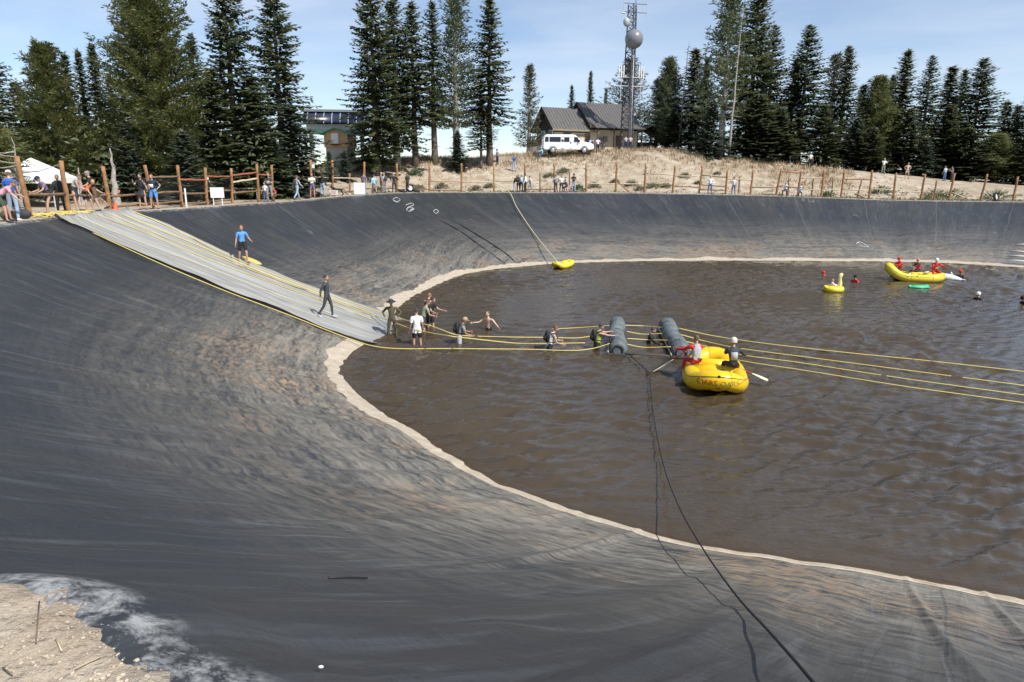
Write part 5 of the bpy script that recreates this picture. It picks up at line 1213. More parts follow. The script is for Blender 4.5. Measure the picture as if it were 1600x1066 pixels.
# ------------------------------------------------------------------ grey rolls
ROLL = NB('wet_grey_roll'); t = ROLL.n('ShaderNodeTexCoord').outputs['Object']
ROLL.l(ROLL.ramp(ROLL.tex(t, 3, 6, .7, .6, (1, .4, 1)), [(.35, (.085, .11, .115)), (.65, (.19, .22, .22))]), ROLL.p.inputs['Base Color']); ROLL.p.inputs['Roughness'].default_value = .5
ROLL.l(ROLL.bump(ROLL.tex(t, 5, 5, .7, .8, (1, 2.2, 1)), .06), ROLL.p.inputs['Normal'])
WOOD = mat('wet_dark_timber', (.08, .07, .06), .7)
def roll(a, bq, r, label):
    a = Vector(a); bq = Vector(bq); o = empty('foam_roll', a, math.atan2(-(bq-a).x, (bq-a).y)); tag(o, label, 'roll', 'grey rolls floating across the course'); Ln = (bq-a).length; t_ = MB(); N, K = 44, 22; vs = []; rng = random.Random(int(a.x*10))
    for i in range(N+1):
        f = i/N; y = f*Ln; seg = (f*6) % 1; cin = 1-.12*math.exp(-(min(seg, 1-seg)*9)**2); bend_ = .04*math.sin(f*9)
        for k in range(K):
            an = 2*math.pi*k/K; rr_ = r*cin*(1+.09*noise.noise(Vector((math.cos(an)*1.6, math.sin(an)*1.6, y*1.3+a.x)))+.04*noise.noise(Vector((math.cos(an)*4, math.sin(an)*4, y*5))))
            if i in (0, N): rr_ *= .82
            vs.append(Vector((rr_*math.cos(an)+bend_, y, r*.62+rr_*math.sin(an))))
    t_.add(vs, [(i*K+k, i*K+(k+1) % K, (i+1)*K+(k+1) % K, (i+1)*K+k) for i in range(N) for k in range(K)])
    t_.add([v for v in vs[:K]], [tuple(range(K))]); t_.add([v for v in vs[-K:]], [tuple(range(K))[::-1]])
    t_.build('roll', ROLL.m, o, True)
    for f in (.17, .34, .5, .67, .84):
        t_ = MB(); t_.tube([(r*.90*math.cos(q), f*Ln, r*.62+r*.90*math.sin(q)) for q in [i*math.pi/8 for i in range(16)]], .014, 4, closed=True); t_.build('strap', DK, o)
    t_ = MB(); t_.tube([(r*.55*math.cos(q), -.015, r*.62+r*.55*math.sin(q)) for q in [i*math.pi/8 for i in range(16)]], .03, 5, closed=True); t_.build('end_ring', DK, o)
    t_ = MB(); t_.beam((-r*1.7, -.04, .06), (r*1.7, -.04, .06), .07); t_.build('cross_bar', WOOD, o)
    t_ = MB(); t_.beam((-r*1.05, -.1, .14), (-r*1.05, Ln, .14), .045); t_.build('side_rail', PALEW, o)
a = onz(965, 556, 0); bq = onz(963, 512, 0); roll(a, bq, .33, 'left one of the two grey wrinkled rolls floating in the water')
a = onz(1064, 560, 0); bq = onz(1040, 514, 0); roll(a, bq, .34, 'right one of the two grey wrinkled rolls, its near end by the raft')
ex = [(surf(977, 553, .1), surf(1048, 556, .1), 'wooden bar joining the near ends of the two grey rolls', .025), (surf(977, 505, .2), surf(1033, 506, .2), 'dark line joining the far ends of the two grey rolls', .015)]
for p0, p1, lb, r in ex:
    t_ = MB(); t_.tube([Vector((0, 0, 0)), (p1-p0)/2, p1-p0], r, 6); tag(t_.build('bar' if 'bar' in lb else 'rope', WOOD, None, True, p0), lb, 'bar' if 'bar' in lb else 'rope')
# ------------------------------------------------------------------ van
def van():
    p0 = gp(845, 80); p1 = gp(925, 80.5); c = (p0+p1)/2; c.z = max(p0.z, p1.z, c.z)+.02; rz_ = math.atan2((p1-p0).y, (p1-p0).x); o = empty('van', c, rz_)
    tag(o, 'white passenger van with its side door open, parked in front of the house', 'van'); VW = mat('white_van_paint', (.80, .80, .80), .3, .03); GL_ = mat('dark_window_glass', (.02, .022, .028), .08, .1); TY = mat('tyre_rubber', (.02, .02, .02), .8); RIM = mat('steel_rim', (.45, .45, .46), .4, .1, .5)
    Ln = 5.9; W_ = 1.0; x0 = -Ln/2
    sec = [(0, .55), (0.02, 1.0), (.06, 1.6), (.18, 2.02), (.45, 2.10), (3.4, 2.12), (3.75, 2.05), (4.55, 1.36), (5.55, 1.18), (5.82, 1.05), (5.9, .85), (5.88, .5)]
    low = [(5.3, .42), (.3, .42)]
    t_ = MB(); ring = sec+low; n_ = len(ring); vs = []
    for y, ins in ((-W_, 0), (-W_+.0, 0), (W_, 0)):
        pass
    def yy(x, z): return W_-(max(0, z-1.15)*.16)
    for s_ in (-1, 1):
        for x, z in ring: vs.append(Vector((x0+x, s_*yy(x, z), z)))
    fs = [tuple(range(n_))[::1], tuple(range(n_, 2*n_))[::-1]]+[(i, n_+i, n_+(i+1) % n_, (i+1) % n_) for i in range(n_)]
    t_.add(vs, fs); bd = t_.build('body', VW, o); weld_normals(bd.data); bevel(bd, .07, 3)
    def win(name, xs, z0, z1, s_, m=GL_, off=.012, th=.02):
        t_ = MB(); vs = []
        for k in (0, 1):
            for x, z in [(xs[0], z0), (xs[1], z0), (xs[2], z1), (xs[3], z1)]: vs.append(Vector((x0+x, s_*(yy(x, z)+off-k*th), z)))
        t_.add(vs, [(0, 1, 2, 3), (7, 6, 5, 4), (0, 4, 5, 1), (1, 5, 6, 2), (2, 6, 7, 3), (3, 7, 4, 0)]); q = t_.build(name, m, o); weld_normals(q.data); return q
    for s_ in (-1, 1):
        win('window', (.18, .62, .62, .24), 1.30, 1.84, s_); win('window', (.72, 2.02, 2.02, .72), 1.30, 1.84, s_)
        win('window', (2.42, 3.02, 3.02, 2.42), 1.32, 1.82, s_); win('window', (3.55, 4.25, 3.95, 3.55), 1.30, 1.84, s_)
    win('door_opening', (2.10, 2.36, 2.36, 2.10), .50, 1.86, -1, mat('dark_interior', (.03, .03, .03), .9), .006)
    win('door_opening', (3.10, 3.24, 3.24, 3.10), .50, 1.86, -1, mat('dark_interior', (.03, .03, .03), .9), .006)
    t_ = MB(); vs = []
    for k in (0, 1):
        for x, z, y in [(3.85, 2.00, .74), (3.85, 2.00, -.74), (4.50, 1.42, -.86), (4.50, 1.42, .86)]: vs.append(Vector((x0+x+.03-k*.03, y, z+.03-k*.03)))
    t_.add(vs, [(0, 1, 2, 3), (7, 6, 5, 4), (0, 4, 5, 1), (1, 5, 6, 2), (2, 6, 7, 3), (3, 7, 4, 0)]); q = t_.build('windscreen', GL_, o); weld_normals(q.data)
    for x in (1.1, 4.75):
        for s_ in (-1, 1):
            t_ = MB(); M = Matrix.Rotation(math.pi/2, 4, 'X')
            t_.lathe([(.001, -.12), (.37, -.12), (.37, .12), (.001, .12)], (x0+x, s_*.90, .36), 20, M); wq = t_.build('wheel', TY, o, True)
            t_ = MB(); t_.lathe([(.001, .135 if False else -.13), (.2, -.145), (.24, -.135)], (x0+x, s_*.90, .36), 16, M) if s_ > 0 else t_.lathe([(.24, .0), (.22, .02), (.001, .02)], (x0+x, s_*.90-.12, .36), 16, M); t_.build('rim', RIM, wq, True)
            t_ = MB(); t_.tube([(x0+x+.46*math.cos(a_), s_*.985, .36+.46*math.sin(a_)) for a_ in [i*math.pi/10 for i in range(0, 11)]], .035, 5); t_.build('wheel_arch', DK, o)
    for x in (-.03, 5.9): t_ = MB(); t_.box((x0+x, 0, .55), (.14, 1.9, .2)); bevel(t_.build('bumper', DK, o), .04)
    for s_ in (-1, 1):
        t_ = MB(); t_.ball((x0+5.86, s_*.74, .92), (.05, .15, .10), 10, 6); t_.build('headlight', mat('headlight_glass', (.6, .6, .62), .1), o, True)
        t_ = MB(); t_.box((x0+4.15, s_*1.12, 1.40), (.08, .22, .28)); bevel(t_.build('mirror', DK, o), .03)
        t_ = MB(); t_.box((x0-.0, s_*.86, 1.2), (.05, .1, .4)); t_.build('tail_light', REDP, o)
    t_ = MB(); t_.box((x0+2.95, 0, 2.10), (4.9, 1.35, .03)); t_.build('roof_trim', DK, o)
    return o
van()
# ------------------------------------------------------------------ house
ROOFM = NB('brown_metal_roof'); t = ROOFM.n('ShaderNodeTexCoord').outputs['Object']
ROOFM.l(ROOFM.ramp(ROOFM.tex(t, 2, 4), [(.3, (.095, .090, .085)), (.7, (.13, .123, .115))]), ROOFM.p.inputs['Base Color']); ROOFM.p.inputs['Roughness'].default_value = .5
DKW = mat('dark_brown_siding', (.045, .035, .03), .8, .25, scale=3); CRW = mat('cream_stucco', (.62, .55, .42), .9, .08, scale=2, bump=.01); BRT = mat('brown_trim', (.12, .08, .06), .7)
def box_obj(name, c, size, m, par, bev=0):
    t_ = MB(); t_.box((0, 0, 0), size); q = t_.build(name, m, par, False, c)
    if bev: bevel(q, bev)
    return q
hc = gp(905, 93); hz_ = gp(880, 90).z+.1
house = empty('house', Vector((atdepth(868, 220, 89).x, atdepth(868, 220, 89).y, hz_)), R(24)); tag(house, 'low brown-roofed house with cream walls and a taller right part, behind the van', 'house')
def gable_part(x0, x1, dep, wall_h, ridge_h, ov, eave, nameb):
    # front wall along local y=0, depth +y
    w_ = x1-x0
    low_h = wall_h*.78
    t_ = MB(); t_.box(((x0+x1)/2, dep/2, low_h/2), (w_, dep, low_h)); t_.build('wall', CRW, house)
    t_ = MB(); t_.box(((x0+x1)/2, dep/2, (low_h+wall_h)/2), (w_+.04, dep+.04, wall_h-low_h))
    for x in (x0-.02, x1+.02): t_.add([(x, -.02, wall_h), (x, dep+.02, wall_h), (x, dep/2, ridge_h-.12)], [(0, 1, 2)])
    t_.build('upper_wall', DKW, house)
    t_ = MB(); th = .14
    sl = (ridge_h-wall_h)/(dep/2)
    for s_ in (-1, 1):
        ye = -ov if s_ < 0 else dep+ov; ze = wall_h-sl*ov+.12; P_ = [(x0-eave, ye, ze), (x1+eave, ye, ze), (x1+eave, dep/2, ridge_h+.12), (x0-eave, dep/2, ridge_h+.12)]
        top_ = [Vector(p) for p in P_]; bot = [p-Vector((0, 0, th)) for p in top_]
        t_.add(top_+bot, [(0, 1, 2, 3), (7, 6, 5, 4), (0, 4, 5, 1), (1, 5, 6, 2), (2, 6, 7, 3), (3, 7, 4, 0)])
        k = x0-eave+.3
        while k < x1+eave:
            t_.beam((k, ye, ze+.02), (k, dep/2, ridge_h+.14), .04, .05); k += .45
    r_ = t_.build('roof', ROOFM.m, house)
    t_ = MB()
    for s_ in (-1, 1):
        ye = -ov if s_ < 0 else dep+ov; ze = wall_h-sl*ov+.02; t_.box(((x0+x1)/2, ye+s_*.03, ze), (w_+2*eave, .05, .24))
    t_.build('fascia', mat('tan_fascia', (.26, .23, .15), .7), r_)
    t_ = MB()
    for x in (x0-eave-.03,):
        t_.beam((x, -ov, wall_h-sl*ov+.05), (x, dep/2, ridge_h+.06), .07, .26); t_.beam((x, dep+ov, wall_h-sl*ov+.05), (x, dep/2, ridge_h+.06), .07, .26)
    t_.build('barge_board', DKW, r_)
gable_part(0, 5.0, 5.6, 3.1, 5.6, .5, .7, 'left')
gable_part(5.1, 12.6, 6.6, 3.7, 6.5, .6, .3, 'right')
for x in (1.7,):
    f_ = box_obj('window_frame', (x, -.03, 2.35), (1.1, .06, .5), BRT, house); 
    for dx_ in (-.26, .26): box_obj('pane', (dx_, -.045, 0), (.42, .03, .36), mat('dark_window_glass', (.02, .022, .028), .08, .1), f_)
f_ = box_obj('door', (4.75, -.03, 1.15), (.8, .06, 2.3), mat('reddish_brown_door', (.16, .09, .075), .6), house)
for y in (1.3, 3.6):
    f_ = box_obj('window_frame', (-.04, y, 1.9), (.08, 1.3, 1.7), mat('white_window_frame', (.72, .72, .70), .6), house); box_obj('pane', (-.05, .1, 0), (.04, .95, 1.5), mat('grey_blind', (.10, .10, .10), .4), f_)
# porch on the right part
for x in (5.5, 8.0, 10.2, 12.4):
    box_obj('porch_post', (x, -1.4, 1.6), (.16, .16, 3.2), BRT, house)
t_ = MB(); t_.add([(5.0, -1.8, 3.12), (12.8, -1.8, 3.12), (12.8, -.6, 3.68), (5.0, -.6, 3.68), (5.0, -1.8, 3.0), (12.8, -1.8, 3.0), (12.8, -.6, 3.56), (5.0, -.6, 3.56)], [(0, 1, 2, 3), (7, 6, 5, 4), (0, 4, 5, 1), (1, 5, 6, 2), (2, 6, 7, 3), (3, 7, 4, 0)]); t_.build('porch_roof', ROOFM.m, house)
box_obj('door', (9.6, -.06, 1.1), (.9, .08, 2.2), BRT, house); box_obj('door', (11.0, -.06, 1.1), (.9, .08, 2.2), BRT, house)
for x in (6.3, 8.6): 
    t_ = MB(); t_.ball((0, 0, 0), (.24, .12, .26), 8, 6); t_.build('wall_lamp', WHT, house, True, (x, -.25, 2.55))
for x, z, w_, h_ in ((6.6, 1.5, .5, .9), (7.4, 1.7, .6, .7), (7.2, .9, .4, .5)): box_obj('utility_box', (x, -.18, z), (w_, .28, h_), mat('grey_metal_box', (.2, .2, .2), .5), house, .02)
def gob(name, px, t, label, cat, yaw=0, dz=0):
    p = gp(px, t); p.z += dz; o = empty(name, p, R(yaw)); tag(o, label, cat); return o
# low annex left of the house and fence panels
o = gob('shed', 842, 100, 'small dark flat-roofed shed at the left end of the house', 'shed'); box_obj('wall', (0, 0, .8), (2.4, 2, 1.6), mat('grey_siding', (.28, .27, .25), .9), o); box_obj('roof', (0, 0, 1.66), (2.8, 2.4, .12), DKW, o)
# carport
o = gob('carport', 1012, 97, 'dark open carport with gable roof at the right of the house', 'carport', 14)
for x in (-1.9, 1.9):
    for y in (0, 4): box_obj('post', (x, y, 1.15), (.16, .16, 2.3), BRT, o)
t_ = MB(); t_.add([(-2.5, -.6, 2.2), (0, -.6, 3.5), (2.5, -.6, 2.2), (-2.5, 4.6, 2.2), (0, 4.6, 3.5), (2.5, 4.6, 2.2), (-2.5, -.6, 2.05), (0, -.6, 3.35), (2.5, -.6, 2.05), (-2.5, 4.6, 2.05), (0, 4.6, 3.35), (2.5, 4.6, 2.05)], [(0, 1, 4, 3), (1, 2, 5, 4), (6, 9, 10, 7), (7, 10, 11, 8), (0, 6, 7, 1), (1, 7, 8, 2), (0, 3, 9, 6), (2, 8, 11, 5), (3, 4, 10, 9), (4, 5, 11, 10)]); t_.build('roof', DKW, o)
box_obj('stored_load', (0, 2, .6), (2.6, 3, 1.2), mat('dark_tarp', (.04, .04, .045), .7), o, .2)
# ------------------------------------------------------------------ tower
tb = gp(977, 90); TWR = empty('radio_tower', tb, R(15)); tag(TWR, 'tall lattice radio tower with two round radomes in front of the house', 'tower')
STL = mat('dark_galvanised_steel', (.10, .10, .11), .5, .2, .4); LST = mat('light_galvanised_steel', (.55, .55, .55), .5, .1)
tt = tb.xy.length/Vector((ray(977, 250).x, ray(977, 250).y)).length
Ht = (CAM+ray(980, 20)*tt).z-tb.z
def tz(py): return (CAM+ray(977, py)*tt).z-tb.z
leg = []
for k in range(3):
    an = k*2*math.pi/3+.3; leg.append([Vector((math.cos(an)*(.95-.38*f), math.sin(an)*(.95-.38*f), Ht*f)) for f in [i/22 for i in range(23)]])
for k in range(3): t_ = MB(); t_.tube(leg[k], .085, 6); t_.build('tower_leg', STL, TWR, True)
t_ = MB()
for i in range(22):
    for k in range(3):
        a, c = leg[k], leg[(k+1) % 3]; t_.tube([a[i], c[i+1]], .034, 4); t_.tube([c[i], a[i+1]], .034, 4); t_.tube([a[i], c[i]], .03, 4)
t_.build('lattice_bracing', STL, TWR)
t_ = MB(); t_.tube([(.25, -.55, 0), (.2, -.45, Ht*.7)], .045, 6); t_.tube([(.0, -.55, 0), (.0, -.42, Ht*.68)], .05, 6); t_.build('cable_run', LST, TWR, True)
t_ = MB(); t_.ball((0, 0, 0), 1.14, 24, 14); t_.build('radome', mat('grey_radome', (.20, .215, .23), .35, .06), TWR, True, (0, -.75, tz(71)))
t_ = MB(); t_.ball((0, 0, 0), (.44, .35, .54), 16, 10); q = t_.build('small_radome', mat('pale_radome', (.42, .43, .43), .4, .06), TWR, True, (-.98, -.5, tz(47)))
t_ = MB(); t_.ball((-1.35, -.3, tz(34)), (.34, .1, .11), 8, 6); t_.build('dish_cover', LST, TWR, True)
for py in (20, 32):
    t_ = MB(); t_.tube([(-1.35, -.3, tz(py)), (1.75, -.3, tz(py))], .045, 5); t_.build('antenna_bar', STL, TWR)
for x, y0, y1 in ((-1.35, 33, -25), (1.75, 38, -30), (.25, 20, -40)):
    t_ = MB(); t_.tube([(x, -.3, tz(y0)), (x, -.3, tz(y1))], .04, 5); t_.build('antenna_rod', LST if x != .25 else STL, TWR)
for x, py in ((-1.45, 118), (-1.1, 118), (-1.75, 119), (1.3, 118), (1.6, 119), (1.0, 118)):
    t_ = MB(); t_.box((x, -.55, tz(py)), (.14, .12, 1.45)); bevel(t_.build('panel_antenna', WHT, TWR), .03)
for py in (126, 139):
    t_ = MB(); t_.tube([(-1.8, -.5, tz(py)), (1.7, -.5, tz(py))], .05, 5); t_.build('antenna_frame', LST, TWR)
t_ = MB(); t_.tube([(-1.4, -.5, tz(126)), (-1.4, -.5, tz(160))], .05, 5); t_.tube([(1.3, -.5, tz(126)), (1.3, -.5, tz(155))], .05, 5); t_.build('antenna_mast', LST, TWR)
# ------------------------------------------------------------------ lift station and hut
o = gob('lift_station', 530, 84, 'ski lift station with dark barrel roof and white ribs seen between the trees', 'lift station', 6); zb = tz(190)-0; base = gp(530, 84).z
def ztop(px, py, t): q = atdepth(px, py, t); return q.z-base
z1 = ztop(530, 196, 84); z2 = ztop(530, 178, 84); L0 = -3.6; L1 = 3.9; t_ = MB(); N = 10; vs = []
for x in (L0, L1):
    for i in range(N+1):
        a = math.pi*.5*i/N; vs.append(Vector((x, 1.6*(1-math.cos(a))-1.2 if False else -1.6*math.cos(a), z1+(z2-z1)*math.sin(a))))
    for i in range(N+1):
        a = math.pi*.5*(N-i)/N; vs.append(Vector((x, 1.6*math.cos(a)+.3, z1+(z2-z1)*math.sin(a))))
M2 = 2*(N+1); t_.add(vs, [tuple(range(M2)), tuple(range(M2, 2*M2))[::-1]]+[(i, (i+1) % M2, M2+(i+1) % M2, M2+i) for i in range(M2)]); t_.build('barrel_roof', mat('dark_navy_shell', (.02, .03, .07), .3, .1), o, True)
for k in range(8):
    x = L0+.5+k*.95; t_ = MB(); t_.tube([(x, -1.63*math.cos(math.pi*.5*i/8), z1+(z2-z1)*1.02*math.sin(math.pi*.5*i/8)) for i in range(9)], .045, 4); t_.build('rib', LST, o)
box_obj('top_band', (.15, -.3, z2+.12), (8.2, 1.2, .26), mat('grey_green_metal', (.2, .24, .25), .5), o)
box_obj('green_beam', (.15, -.2, z1-1.0), (7.6, 2.2, .28), mat('green_steel', (.03, .20, .10), .5), o)
box_obj('machinery_wall', (.15, -.1, z1-.5), (7.0, 1.6, .7), mat('pale_grey_panel', (.55, .58, .58), .6), o)
for x in (-3, 3): box_obj('column', (x, 0, (z1-1.1)/2), (.4, .4, z1-1.1), LST, o)
o = gob('hut', 528, 76, 'small honey-coloured wooden hut with green roof below the lift station', 'hut', -10); HW_ = mat('honey_plank', (.55, .32, .15), .7, .2, scale=3); base = gp(528, 76).z
zt = atdepth(528, 202, 76).z-base; zb_ = atdepth(528, 231, 76).z-base; we = atdepth(528, 208, 76).z-base
t_ = MB(); t_.box((0, 1.3, (zb_+we)/2), (2.7, 2.6, we-zb_)); t_.add([(-1.35, 0, we), (1.35, 0, we), (0, 0, zt)], [(0, 1, 2)]); t_.build('wall', HW_, o)
t_ = MB()
for s_ in (-1, 1): t_.add([(s_*1.7, -.3, we-.15), (0, -.3, zt+.06), (0, 2.9, zt+.06), (s_*1.7, 2.9, we-.15), (s_*1.7, -.3, we-.27), (0, -.3, zt-.06), (0, 2.9, zt-.06), (s_*1.7, 2.9, we-.27)], [(0, 1, 2, 3), (7, 6, 5, 4), (0, 4, 5, 1), (1, 5, 6, 2), (2, 6, 7, 3), (3, 7, 4, 0)])
t_.build('roof', mat('green_steel', (.03, .20, .10), .5), o)
box_obj('shutter', (-.05, -.04, (zb_+we)/2+.15), (.85, .06, 1.1), WHT, o); box_obj('shelf', (-.05, -.15, (zb_+we)/2-.5), (1.0, .3, .08), DKW, o)
for z in [zb_+.25+i*.28 for i in range(int((we-zb_)/.28))]: box_obj('corner_board', (1.32, -.02, z), (.2, .06, .18), PALEW, o)
box_obj('base', (0, 1.3, zb_/2), (2.5, 2.3, max(.2, zb_)), mat('pale_concrete', (.45, .42, .36), .9), o)
# ------------------------------------------------------------------ things along the rim
# canopy
o = empty('canopy_tent', rimpt(56, 7.5), R(10)); tag(o, 'white pop-up canopy tent behind the left fence', 'canopy tent'); CV = mat('white_canvas', (.85, .85, .84), .7, .03)
t_ = MB(); e_ = 1.5; zt, ze = 2.45, 1.45; vs = [(-e_, -e_, ze), (e_, -e_, ze), (e_, e_, ze), (-e_, e_, ze), (0, 0, zt), (-e_, -e_, ze-.28), (e_, -e_, ze-.28), (e_, e_, ze-.28), (-e_, e_, ze-.28)]
t_.add(vs, [(0, 1, 4), (1, 2, 4), (2, 3, 4), (3, 0, 4), (0, 5, 6, 1), (1, 6, 7, 2), (2, 7, 8, 3), (3, 8, 5, 0)]); t_.build('canopy', CV, o)
for x in (-1.45, 1.45):
    for y in (-1.45, 1.45): t_ = MB(); t_.tube([(x, y, 0), (x, y, 1.5)], .03, 6); t_.build('pole', LST, o)
def board(px, off, w_, h_, z0, label, yaw=0, cat='sign board', lines=False):
    p = rimpt(px, off); d = p.xy.normalized(); o = empty('sign_board', p, math.atan2(-d.x, d.y)+R(yaw)); tag(o, label, cat); box_obj('panel', (0, 0, z0+h_/2), (w_, .03, h_), WHT, o)
    for x in (-w_*.32, w_*.32) if h_ < 1 else (0,): box_obj('stake', (x, .035, (z0+h_)/2), (.05, .04, z0+h_), WHT, o)
    if lines:
        t_ = MB()
        for k in range(3): t_.box((random.uniform(-.02, .02), -.018, z0+h_*(.25+.25*k)), (w_*.62, .006, h_*.07))
        t_.build('writing', REDP, o)
    return o
board(339, .35, .72, .58, .42, 'blank white board on a stake in front of the near fence')
board(289, .3, .06, .95, .05, 'thin white stake standing at the liner edge below the near fence', cat='stake')
board(562, .35, .95, .95, .03, 'tall blank white board standing at the feet of the man in mauve')
board(521, .5, .70, .36, .12, 'low white notice with red lines of writing on the ground', -15, lines=True)
o = board(491, 1.7, .28, .75, 1.7, 'pinkish white sign on a tall post behind the person in white shirt')
# table row and clutter behind the near fence
def table(px, off, w_, label):
    p = rimpt(px, off); o = empty('table', p, R(15)); tag(o, label, 'table', 'tables behind the near fence'); box_obj('tabletop', (0, 0, .74), (w_, .75, .04), PALEW, o)
    for x in (-w_/2+.1, w_/2-.1):
        for y in (-.3, .3): box_obj('leg', (x, y, .36), (.04, .04, .72), LST, o)
table(375, 4, 2.4, 'long folding table behind the near fence, right of the blank board'); table(345, 4.6, 2.0, 'pale table behind the near fence, directly behind the blank board')
# cone
o = empty('traffic_cone', rimpt(177, .75)); tag(o, 'small orange-red cone lying by the third near fence post', 'cone'); OR_ = mat('orange_cone', (.75, .10, .03), .5, .05); t_ = MB(); t_.lathe([(.16, .02), (.12, .1), (.03, .42), (.001, .43)], n=14); t_.build('cone', OR_, o, True); box_obj('base', (0, 0, .012), (.38, .38, .024), OR_, o)
# tyres
def tyre(p, r, label, tilt, group=None):
    M = Euler((R(tilt), R(12), R(30))).to_matrix(); t_ = MB(); t_.tube([M @ Vector((r*math.cos(a), r*math.sin(a), 0)) for a in [i*math.pi/12 for i in range(24)]], r*.30, 8, closed=True)
    o = tag(t_.build('tyre', mat('tyre_rubber', (.02, .02, .02), .8), None, True, p), label, 'tyre', group); t_ = MB(); t_.lathe([(.001, .0), (r*.5, .03), (r*.74, .02)], (0, 0, 0), 14, M.to_4x4()); t_.build('rim', LST, o, True)
p = rimpt(1558, 1.1); tyre(p+Vector((0, 0, .42)), .36, 'single tyre with pale rim standing on the rim near the right edge', 78)
for k, (px, of_, tl, lb) in enumerate([(628, .45, 8, 'tyre lying flat left of the backpacker on the far rim'), (641, .55, 70, 'upright tyre behind the feet of the backpacker on the far rim'), (650, .4, 12, 'tyre lying flat right of the backpacker on the far rim')]):
    tyre(rimpt(px, of_)+Vector((0, 0, .14 if tl < 20 else .38)), .32, lb, tl, 'loose tyres on the far rim')
# bags / dog
p = rimpt(528.5, .55); o = tag(empty('dog', p, R(200)), 'black dog standing beside the low white notice on the rim', 'dog'); FUR = mat('black_fur', (.02, .018, .016), .8)
V_ = [Vector(v) for v in [(0, -.28, .50), (0, 0, .50), (0, .28, .52), (0, .42, .66), (0, .52, .72), (0, .66, .68), (0, -.42, .56), (0, -.58, .48)]]; E_ = [(0, 1), (1, 2), (2, 3), (3, 4), (4, 5), (0, 6), (6, 7)]; Q = [.10, .105, .13, .08, .075, .04, .03, .015]
for s_ in (-1, 1):
    i0 = len(V_); V_ += [Vector((s_*.08, .27, .34)), Vector((s_*.08, .25, .18)), Vector((s_*.08, .27, .03)), Vector((s_*.08, .32, .02))]; Q += [.05, .03, .025, .025]; E_ += [(2, i0), (i0, i0+1), (i0+1, i0+2), (i0+2, i0+3)]
    i0 = len(V_); V_ += [Vector((s_*.08, -.24, .34)), Vector((s_*.08, -.36, .20)), Vector((s_*.08, -.30, .03)), Vector((s_*.08, -.25, .02))]; Q += [.06, .032, .025, .025]; E_ += [(0, i0), (i0, i0+1), (i0+1, i0+2), (i0+2, i0+3)]
    i0 = len(V_); V_ += [Vector((s_*.06, .50, .80))]; Q += [.02]; E_ += [(4, i0)]
me = skin_obj(V_, E_, Q, {1}); me.materials.append(FUR); me.polygons.foreach_set('use_smooth', [True]*len(me.polygons)); bpy.data.objects.remove(o); o = link('dog', me, None, p); o.rotation_euler = (0, 0, R(110)); tag(o, 'black dog standing beside the low white notice on the rim', 'dog')
def bag(px, of_, c, label, s=1):
    t_ = MB(); t_.ball((0, 0, .15), (.26, .16, .17), 12, 8); t_.tube([(-.15, 0, .25), (-.08, 0, .36), (.08, 0, .36), (.15, 0, .25)], .018, 5); o = t_.build('bag', cm(c), None, True, rimpt(px, of_)); o.scale = (s, s, s); tag(o, label, 'bag')
bag(479, .6, 'black', 'black bag on the ground left of the person in white shirt'); bag(498, .9, 'dark', 'dark bag behind the person in the tan hat'); bag(30, .5, 'dark', 'dark bag at the feet of the man in the blue T-shirt', 1.2); bag(640, 1.3, 'dark', 'dark bag beside the loose tyres'); bag(8, .6, 'olive', 'olive bag at the left edge behind the bent person', 1.3)
bag(172, 1.5, 'dark', 'dark bag behind the third near fence post')
# yellow board carried / lying beside the man in blue
p = surf(393, 407, .10); t_ = MB(); t_.ball((0, 0, 0), (.62, .24, .05), 16, 8, Euler((0, R(16), R(-25))).to_matrix().to_4x4()); o = t_.build('foam_board', mat('yellow_foam', (.62, .46, .14), .6), None, True, p); tag(o, 'yellow and white foam board on the bank beside the man in the light blue T-shirt', 'foam board')
# lettering on the back of the blue shirt is unreadable in the photo: arc of short dark strokes
t_ = MB()
for k in range(7):
    a = R(-38+k*12.5); t_.box((.16*math.sin(a)*1.1, -.158, .33+.05*math.cos(a)), (.016, .008, .045), M=Matrix.Rotation(a, 4, 'Y'))
t_.build('lettering', DK, p_blue)
# white pipes at the far right bank
for k, (xa, ya, xb, yb) in enumerate([(1574, 401, 1606, 403), (1578, 394, 1608, 396), (1572, 407, 1608, 409), (1588, 384, 1608, 384)]):
    a = surf(xa, ya, .08); bq = surf(xb, yb, .08); t_ = MB(); t_.tube([Vector((0, 0, 0)), (bq-a)*.5+Vector((0, 0, .03)), bq-a], .05, 7)
    tag(t_.build('pipe', WHT, None, True, a), ['lower middle', 'upper middle', 'lowest', 'topmost'][k]+' of the white pipes lying on the bank at the right edge', 'pipe', 'white pipes on the right bank')
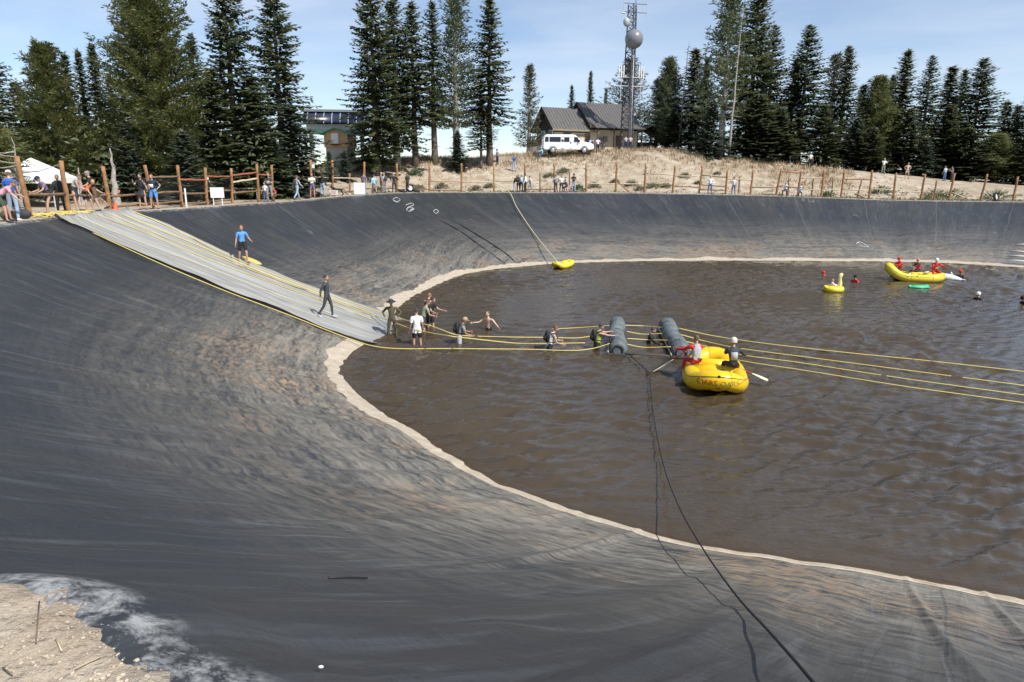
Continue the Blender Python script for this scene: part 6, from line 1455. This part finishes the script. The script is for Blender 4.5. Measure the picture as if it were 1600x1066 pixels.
# chalk scrawls on the far bank
CH_ = mat('white_chalk', (.62, .63, .62), .9)
def scrawl(pts, label, r=.022):
    P = [surf(x, y, .025) for x, y in pts]; o = P[0].copy(); t_ = MB(); N = len(P)*5; t_.tube([cr3(P, i/N)-o for i in range(N+1)], r, 4); tag(t_.build('chalk_mark', CH_, None, False, o), label, 'chalk mark', 'white marks on the far bank')
scrawl([(614, 312), (620, 309), (625, 313), (619, 316), (614, 313), (622, 317)], 'white looped mark at the upper left of the scrawls on the bank')
scrawl([(634, 321), (643, 318), (646, 321), (639, 324), (647, 327), (640, 329)], 'white squiggle in the middle of the scrawls on the bank')
scrawl([(636, 326), (641, 323), (645, 327), (640, 331), (635, 328), (638, 325)], 'small white ring below the squiggle on the bank')
scrawl([(677, 330), (682, 328), (685, 331), (681, 334), (677, 331)], 'white ring standing apart at the right of the scrawls')
scrawl([(1338, 381), (1344, 379), (1352, 383), (1357, 386), (1350, 386), (1342, 384)], 'white oval mark on the bank above the duck float', .03)
# raised creases of the liner on the far left bank, their shade painted as dark colour
for pts in ([(655, 334), (690, 346), (720, 362), (750, 384), (775, 402), (790, 412)], [(690, 338), (720, 352), (760, 376), (790, 396), (806, 410)]):
    P = [surf(x, y, 0) for x, y in pts]; o = P[0].copy(); t_ = MB(); N = len(P)*6; C_ = [cr3(P, i/N)-o for i in range(N+1)]; t_.tube(C_, [.02+.05*math.sin(math.pi*i/N)+.015*math.sin(i*1.7) for i in range(N+1)], 7)
    q = t_.build('liner_crease', mat('shaded_liner_fold', (.030, .034, .040), .5), None, True, o); tag(q, kind='structure')
# strap and litter on the near liner
def stick(a, bq, r, m, label, name='strap', lift=.02):
    P = [surf(*a, lift), surf((a[0]+bq[0])/2, (a[1]+bq[1])/2-.8, lift), surf(*bq, lift)]; o = P[0].copy(); t_ = MB(); t_.tube([p-o for p in P], r, 6); return tag(t_.build(name, m, None, True, o), label, name.replace('_', ' '))
stick((514, 906), (574, 906), .008, DK, 'thin black strap lying on the liner in the foreground')
t_ = MB(); t_.ball((0, 0, 0), (.012, .008, .006), 8, 5); tag(t_.build('litter', WHT, None, True, surf(502, 1052, .03)), 'tiny white scrap on the liner at the bottom of the photo', 'litter')
for a, bq, lb, m in [((62, 944), (57, 1008), 'upright dry twig on the dirt edge in the bottom left corner', BARK), ((88, 1003), (97, 1022), 'short pale twig lying on the foreground dirt', PALEW), ((118, 1050), (160, 1030), 'curved straw lying on the foreground dirt', PALEW), ((5, 1048), (20, 1060), 'dark twig at the very corner of the foreground dirt', BARK)]:
    stick(a, bq, .0028, m, lb, 'twig', .012)
